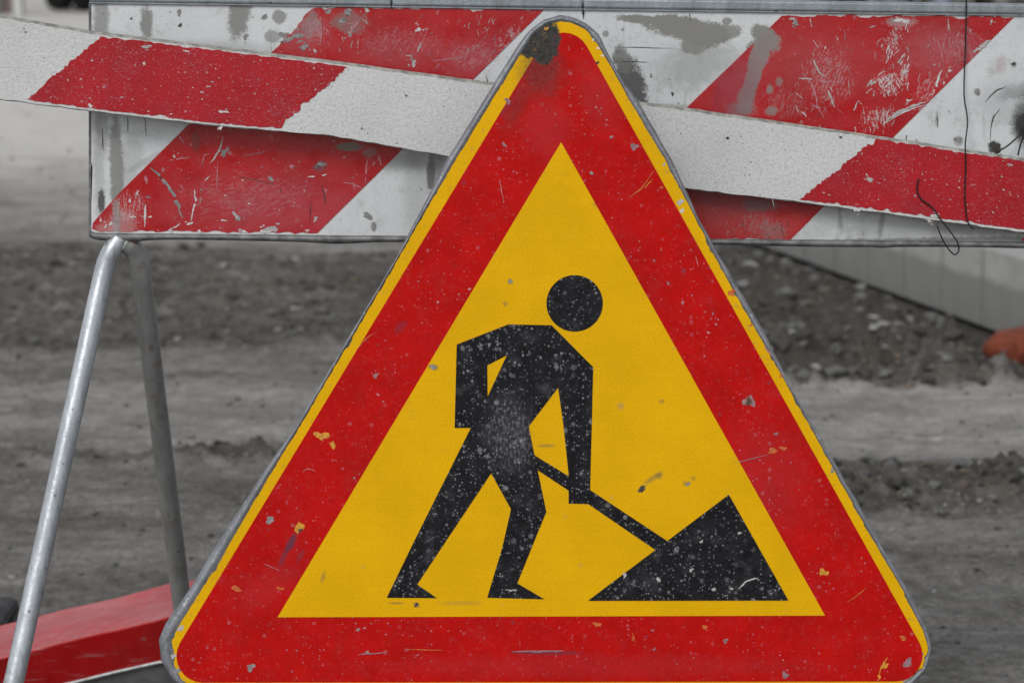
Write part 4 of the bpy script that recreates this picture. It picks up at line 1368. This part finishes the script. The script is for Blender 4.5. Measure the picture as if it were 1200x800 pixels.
def mat_ground():
    g = G('dirt')
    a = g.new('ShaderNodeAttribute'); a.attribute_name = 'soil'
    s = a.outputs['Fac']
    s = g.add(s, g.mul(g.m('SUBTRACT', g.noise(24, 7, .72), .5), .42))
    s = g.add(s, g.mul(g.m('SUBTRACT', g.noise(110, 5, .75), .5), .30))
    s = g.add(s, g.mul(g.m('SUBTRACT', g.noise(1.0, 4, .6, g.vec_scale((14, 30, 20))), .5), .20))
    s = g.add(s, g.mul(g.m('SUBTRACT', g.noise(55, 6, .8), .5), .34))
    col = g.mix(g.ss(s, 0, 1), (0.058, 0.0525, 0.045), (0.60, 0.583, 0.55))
    br = g.mul(g.ss(g.noise(5, 4), .52, .72), .35)
    col = g.mix(br, col, g.mix(g.ss(s, 0, 1), (0.085, 0.068, 0.05), (0.40, 0.37, 0.33)))
    lt = g.mul(g.splat(46, .25, 6, warp=(60, .01)), .5)
    col = g.mix(lt, col, (0.30, 0.295, 0.28))
    crack = g.mul(g.ss(g.noise(1.0, 6, .7, g.vec_scale((10, 30, 20), g.warp(14, .06))), .61, .68), .40)
    col = g.mix(crack, col, (0.05, 0.046, 0.04))
    dk = g.mul(g.splat(22, .2, 8, warp=(60, .02)), .6)
    col = g.mix(dk, col, (0.025, 0.024, 0.022))
    n1 = g.bump(g.noise(90, 6, .65), .006, .8)
    n2 = g.bump(g.noise(500, 3), .0012, .8, n1)
    return g.done(col, .92, 0, n2, .2)


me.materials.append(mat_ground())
ground = link(bpy.data.objects.new('ground', me))
tag(ground, 'churned grey dirt road surface', None, None, 'structure')

# ------------------------------------------------------------------ stones and crumbs in the dirt (one mass)
bm = bmesh.new()
bmesh.ops.create_icosphere(bm, subdivisions=1, radius=1)
base_v = np.array([v.co[:] for v in bm.verts])
base_f = np.array([[v.index for v in f.verts] for f in bm.faces])
bm.free()
rs = np.random.RandomState(4)
M_STONE_A = plain('stone_grey', (0.13, 0.128, 0.122), .85, 0, .35, 30, .3)
M_STONE_B = plain('stone_pale', (0.30, 0.295, 0.285), .85, 0, .3, 30, .3)
M_STONE_C = plain('clod_dark', (0.065, 0.062, 0.056), .95, 0, .35, 30, .2)
M_STONE_D = plain('stone_brown', (0.13, 0.105, 0.08), .9, 0, .35, 30, .3)
sv, sf, si = [], [], []
N = 6500
cnt = 0
off = 0
while cnt < N:
    y = math.exp(rs.uniform(math.log(3.4), math.log(17)))
    x = rs.uniform(-.27, .27) * (y + .3)
    a = np.array([x]), np.array([y])
    if (x - KA.x) * KN.x + (y - KA.y) * KN.y > -.04:
        continue
    rub, ridge, rough, right = (float(np.ravel(v)[0]) for v in zones(*a))
    p = .055 + .9 * rub + .9 * rough + .8 * ridge
    if rs.rand() > p:
        continue
    big = rs.rand() ** 5
    r = (.0016 + .0035 * rs.rand() + .014 * big * (rub + rough * .9 + .12)) * (1 + .05 * y)
    sc = r * np.array([rs.uniform(.8, 1.6), rs.uniform(.8, 1.5), rs.uniform(.45, .85)])
    v = base_v * (1 + .28 * rs.randn(len(base_v), 1) * .8) * sc
    w = rs.uniform(0, 6.28)
    cw, sw = math.cos(w), math.sin(w)
    v = np.stack([v[:, 0] * cw - v[:, 1] * sw + x, v[:, 0] * sw + v[:, 1] * cw + y, v[:, 2] + float(height(*a)[0]) + sc[2] * .3], -1)
    sv.append(v); sf.append(base_f + off); off += len(v)
    u = rs.rand()
    mi = 2 if u < .55 else 0 if u < .90 else 1 if u < .945 else 3
    if rub + rough + ridge < .25:
        mi = 0 if u < .6 else 1 if u < .8 else 2
    si.append(np.full(len(base_f), mi))
    cnt += 1
st = mesh_obj('gravel', np.concatenate(sv).tolist(), np.concatenate(sf).tolist(), [M_STONE_A, M_STONE_B, M_STONE_C, M_STONE_D], None, np.concatenate(si).tolist())
tag(st, 'small stones and crumbled clods of earth scattered over the dirt', 'gravel', None, 'stuff')

# ------------------------------------------------------------------ kerb and pavement
def mat_kerb():
    g = G('kerb_concrete')
    col = g.gain((0.36, 0.354, 0.34), g.ss(g.noise(12, 5, .6), .3, .7, .88, 1.1))
    sep = g.new('ShaderNodeSeparateXYZ')
    g.nt.links.new(g.P, sep.inputs[0])
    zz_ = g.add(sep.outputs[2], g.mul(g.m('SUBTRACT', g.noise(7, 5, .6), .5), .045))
    foot_dark = g.mul(g.ss(zz_, .070, .100, 1.0, 0.0), .7)  # face turns darker towards the foot, with a ragged boundary
    col = g.mix(foot_dark, col, (0.17, 0.167, 0.16))
    return g.done(col, .85, 0, g.bump(g.noise(160, 4), .0012), .3)


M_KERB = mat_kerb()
path = []
p = KA - KD * 4.0
ang = math.atan2(KD.y, KD.x)
q = p.copy()
while len(path) < 110:
    path.append((q.copy(), ang))
    L = .285
    if q.y > 9.0 and ang > R(86):
        ang -= R(.9)
    q = q + Vector((math.cos(ang), math.sin(ang), 0)) * L
bm = bmesh.new()
for i, (q, a) in enumerate(path):
    b2 = bmesh.new()
    bm_box(b2, (.006, -.13, -.06), (.283, 0, .178 + random.uniform(-.002, .002)), .003, 1)
    old = set(b2.faces)
    bm_box(b2, (-.004, -.126, -.05), (.290, -.001, .174))
    for f_ in b2.faces:
        if f_ not in old:
            f_.material_index = 1
    bmesh.ops.transform(b2, matrix=Matrix.Translation(q) @ Matrix.Rotation(a, 4, 'Z'), verts=b2.verts)
    tmp = bpy.data.meshes.new('t'); b2.to_mesh(tmp); b2.free(); bm.from_mesh(tmp); bpy.data.meshes.remove(tmp)
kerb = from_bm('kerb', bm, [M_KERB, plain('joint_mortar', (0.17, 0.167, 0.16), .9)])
tag(kerb, 'low pale concrete kerb with a damp dark foot', None, None, 'structure')
M_PAVE = plain('pavement_concrete', (0.40, 0.395, 0.385), .85, 0, .15, 9, .3, .001)
V, F = [], []
for (q, a) in path:
    nrm = Vector((math.sin(a), -math.cos(a), 0))
    V += [q + nrm * .131 + Vector((0, 0, .172)), q + nrm * 14 + Vector((0, 0, .172))]
for i in range(len(path) - 1):
    F.append((2 * i, 2 * i + 1, 2 * i + 3, 2 * i + 2))
pv = mesh_obj('pavement', V, F, M_PAVE)
tag(pv, 'pale pavement beyond the kerb', None, None, 'structure')

# ------------------------------------------------------------------ rusty red lump before the kerb
M_CLAY = plain('fired_clay', (0.19, 0.045, 0.022), .8, 0, .35, 40, .3, .002)
c = at_y(1157, 397, 6.28)
hh = float(height(np.array([c.x + .1]), np.array([6.28]))[0])
bm = bmesh.new()
bmesh.ops.create_cube(bm, size=1)
bmesh.ops.subdivide_edges(bm, edges=bm.edges, cuts=5, use_grid_fill=True)
for v in bm.verts:
    n_ = v.co.copy()
    sph = n_.normalized() * .56
    v.co = n_.lerp(sph, .62)
    k = 1 + .05 * math.sin(v.co.x * 7 + v.co.y * 5) + random.uniform(-.008, .008)
    v.co = Vector((v.co.x * .34 * k, v.co.y * .13, v.co.z * .092 * k))
bmesh.ops.rotate(bm, verts=bm.verts, cent=(0, 0, 0), matrix=Matrix.Rotation(R(-4), 3, 'Y'))
lump = from_bm('clay_brick', bm, M_CLAY, smooth=True)
lump.location = (c.x + .155, 6.22, c.z + .0)
lump.rotation_euler = (0, 0, R(8))
tag(lump, 'rounded rust red brick lying on rubble before the kerb at the right edge', 'brick')

# ------------------------------------------------------------------ far things at the top edge
M_DARKPAINT = plain('truck_dark_paint', (0.03, 0.032, 0.035), .35, 0, .2, 5)
M_TYRE = plain('tyre_rubber', (0.012, 0.012, 0.012), .85, 0, .3, 20)
M_STEEL = plain('wheel_steel', (0.25, 0.25, 0.25), .5, .5, .2, 20)
M_GLASS = plain('dark_glass', (0.02, 0.025, 0.03), .1, 0, .1, 3)
M_LAMP = plain('red_lamp_glass', (0.35, 0.02, 0.02), .2, 0, .1, 3)
TY = 29.0
tx0 = at_y(40, 5, TY).x
truck = thing('parked_truck', 'dark truck parked far back at the top left, its rear tyres showing above the plank', 'truck', Matrix.Translation((tx0 + 1.15, TY, 0)))


def box_part(name, lo, hi, m, parent, bev=.03):
    bm_ = bmesh.new()
    bm_box(bm_, lo, hi, bev, 2)
    return from_bm(name, bm_, m, parent)


box_part('cargo_box', (-1.15, -.2, .95), (1.15, 3.9, 2.9), M_DARKPAINT, truck)
box_part('chassis', (-.42, -.1, .62), (.42, 5.6, .93), M_DARKPAINT, truck)
cab = box_part('cab', (-1.05, 4.05, .60), (1.05, 5.75, 2.35), M_DARKPAINT, truck, .12)
box_part('windscreen', (-.9, 5.76, 1.5), (.9, 5.78, 2.15), M_GLASS, cab, .005)
box_part('rear_bumper', (-1.1, -.30, .50), (1.1, -.21, .66), M_STEEL, truck, .02)
for sx in (-1, 1):
    box_part('tail_lamp', (sx * .95 - .09, -.33, .70), (sx * .95 + .09, -.22, .82), M_LAMP, truck, .01)
for (wx, wy) in ((-1.02, .95), (-.70, .95), (.70, .95), (1.02, .95), (-.9, 4.7), (.9, 4.7)):
    bm = bmesh.new()
    pr = [(-.13, .30), (-.14, .40), (-.12, .465), (-.05, .48), (.05, .48), (.12, .465), (.14, .40), (.13, .30)]
    ns = 28
    rg_v = []
    for k in range(ns):
        w = 2 * math.pi * k / ns
        rg_v.append([bm.verts.new((wx + a, wy + r * math.cos(w), .48 + r * math.sin(w))) for a, r in pr])
    for k in range(ns):
        for j in range(len(pr) - 1):
            bm.faces.new((rg_v[k][j], rg_v[k][j + 1], rg_v[(k + 1) % ns][j + 1], rg_v[(k + 1) % ns][j]))
    wh = from_bm('wheel', bm, M_TYRE, truck, True)
    V, F = tube([(wx - .08, wy, .48), (wx + .08, wy, .48)], .305, 24)
    mesh_obj('rim', V, F, M_STEEL, wh)
for (px0, px1, yy, m, h, lab) in ((-8, 3, 28.6, (0.16, .15, .14), .5, 'grey block standing far back beyond the left end of the plank'), (5, 15, 28.9, (0.50, .38, .36), .45, 'pinkish block standing far back beyond the left end of the plank'), (17, 27, 28.6, (0.50, .50, .48), .5, 'off white block standing far back beside the truck tyres')):
    a, b = at_y(px0, 8, yy), at_y(px1, 8, yy)
    bm = bmesh.new()
    bm_box(bm, (-(b.x - a.x) / 2, -.1, -.02), ((b.x - a.x) / 2, .1, h), .012, 2)
    o = from_bm('concrete_block', bm, plain('block_paint', m, .85, 0, .2, 12))
    o.location = ((a.x + b.x) / 2, yy, 0)
    tag(o, lab, 'block', 'blocks far behind the plank')

# shrubs along the far pavement, seen as dark blurs above the rail
def mat_leaf():
    g = G('leaf')
    return g.done(g.mix(g.noise(3, 3), (0.022, 0.028, 0.014), (0.085, 0.085, 0.05)), .6, 0, None, .3)


M_LEAF = mat_leaf()
M_BARK = plain('bark', (0.06, 0.05, 0.04), .9)
rs = np.random.RandomState(12)


def shrub(px, Y, w, h, label):
    c = at_y(px, 5, Y)
    t = thing('shrub', label, 'shrub', Matrix.Translation((c.x, Y, .17)), 'shrubs on the far pavement')
    n = 1500
    cen = rs.randn(9, 3) * np.array([w * .28, w * .22, h * .22]) + np.array([0, 0, h * .5])
    V, F = [], []
    for k in range(n):
        p = cen[rs.randint(9)] + rs.randn(3) * np.array([w * .16, w * .16, h * .15])
        p[2] = max(p[2], .03)
        a, b = rs.randn(3), rs.randn(3)
        a = a / np.linalg.norm(a) * .045; b = b / np.linalg.norm(b) * .03
        i = len(V)
        V += [p - a, p + b, p + a, p - b]
        F.append((i, i + 1, i + 2, i + 3))
    mesh_obj('foliage', V, F, M_LEAF, t)
    V, F = [], []
    for k in range(6):
        e = cen[k]
        v, f = tube([(0.02 * k - .05, 0, -.01), (e[0] * .5, e[1] * .5, e[2] * .5), tuple(e)], [.02, .014, .006], 7)
        F += [tuple(i + len(V) for i in ff) for ff in f]
        V += v
    mesh_obj('stem', V, F, M_BARK, t, smooth=True)


for (px, Y, w, h, lab) in ((890, 27.0, 1.2, 1.3, 'dark shrub far back above the rail, leftmost of the visible row'), (985, 26.0, 1.1, 1.1, 'low dark shrub far back, left of the pale blue post'), (1065, 27.2, 1.0, 1.3, 'dark shrub far back just beside the pale blue post'),
                           (1150, 26.2, .9, 1.2, 'dark shrub far back between the pale blue post and the grey post'), (1235, 26.8, 1.2, 1.4, 'dark shrub far back, rightmost of the visible row')):
    shrub(px, Y, w, h, lab)
for (px, Y, colr, lab) in ((1104, 25.5, (0.42, .45, .62), 'pale blue post far back above the top rail'), (1174, 25.4, (0.33, .32, .31), 'grey post far back above the rail at the right')):
    c = at_y(px, 5, Y)
    V, F = tube([(0, 0, -.03), (0, 0, .86), (0, 0, .89), (0, 0, .90)], [.075, .075, .06, .02], 20)
    o = mesh_obj('bollard', V, F, plain('post_paint', colr, .5), smooth=True)
    o.location = (c.x, Y, .172)
    tag(o, lab, 'bollard', 'posts on the far pavement')

# ------------------------------------------------------------------ world, sun, camera
w = bpy.data.worlds.new('World')
scene.world = w
w.use_nodes = True
nt = w.node_tree
bg = nt.nodes['Background']
sky = nt.nodes.new('ShaderNodeTexSky')
sky.sky_type = 'NISHITA'
sky.sun_disc = False
SUN_EL, SUN_AZ = R(43), R(205)      # azimuth clockwise from +Y: behind the camera, a little to the left
sky.sun_elevation = SUN_EL
sky.sun_rotation = SUN_AZ
sky.air_density = 1.0
sky.dust_density = 1.5
sky.ozone_density = 1.0
hs = nt.nodes.new('ShaderNodeHueSaturation')
hs.inputs['Saturation'].default_value = 0.22       # cloud cover
nt.links.new(sky.outputs[0], hs.inputs['Color'])
nt.links.new(hs.outputs[0], bg.inputs['Color'])
bg.inputs['Strength'].default_value = 0.12
sl = bpy.data.lights.new('sun', 'SUN')
sl.energy = 1.1
sl.angle = R(22)
sl.color = (1.0, .985, .96)
so = link(bpy.data.objects.new('sun', sl))
d = Vector((math.sin(SUN_AZ) * math.cos(SUN_EL), math.cos(SUN_AZ) * math.cos(SUN_EL), math.sin(SUN_EL)))
so.rotation_euler = d.to_track_quat('Z', 'Y').to_euler()
so.location = (0, -3, 6)

cd = bpy.data.cameras.new('camera')
cd.lens = 85
cd.sensor_width = 36
cd.clip_start = .05
cd.clip_end = 2000
cd.dof.use_dof = True
cd.dof.focus_distance = 2.86
cd.dof.aperture_fstop = 7.0
cam = link(bpy.data.objects.new('camera', cd))
cam.location = CAM
cam.rotation_euler = (R(90) - PITCH, 0, 0)
scene.camera = cam

vs = scene.view_settings
vs.view_transform = 'Standard'
vs.look = 'None'
vs.gamma = 1
vs.use_curve_mapping = False
vs.exposure = 0.19
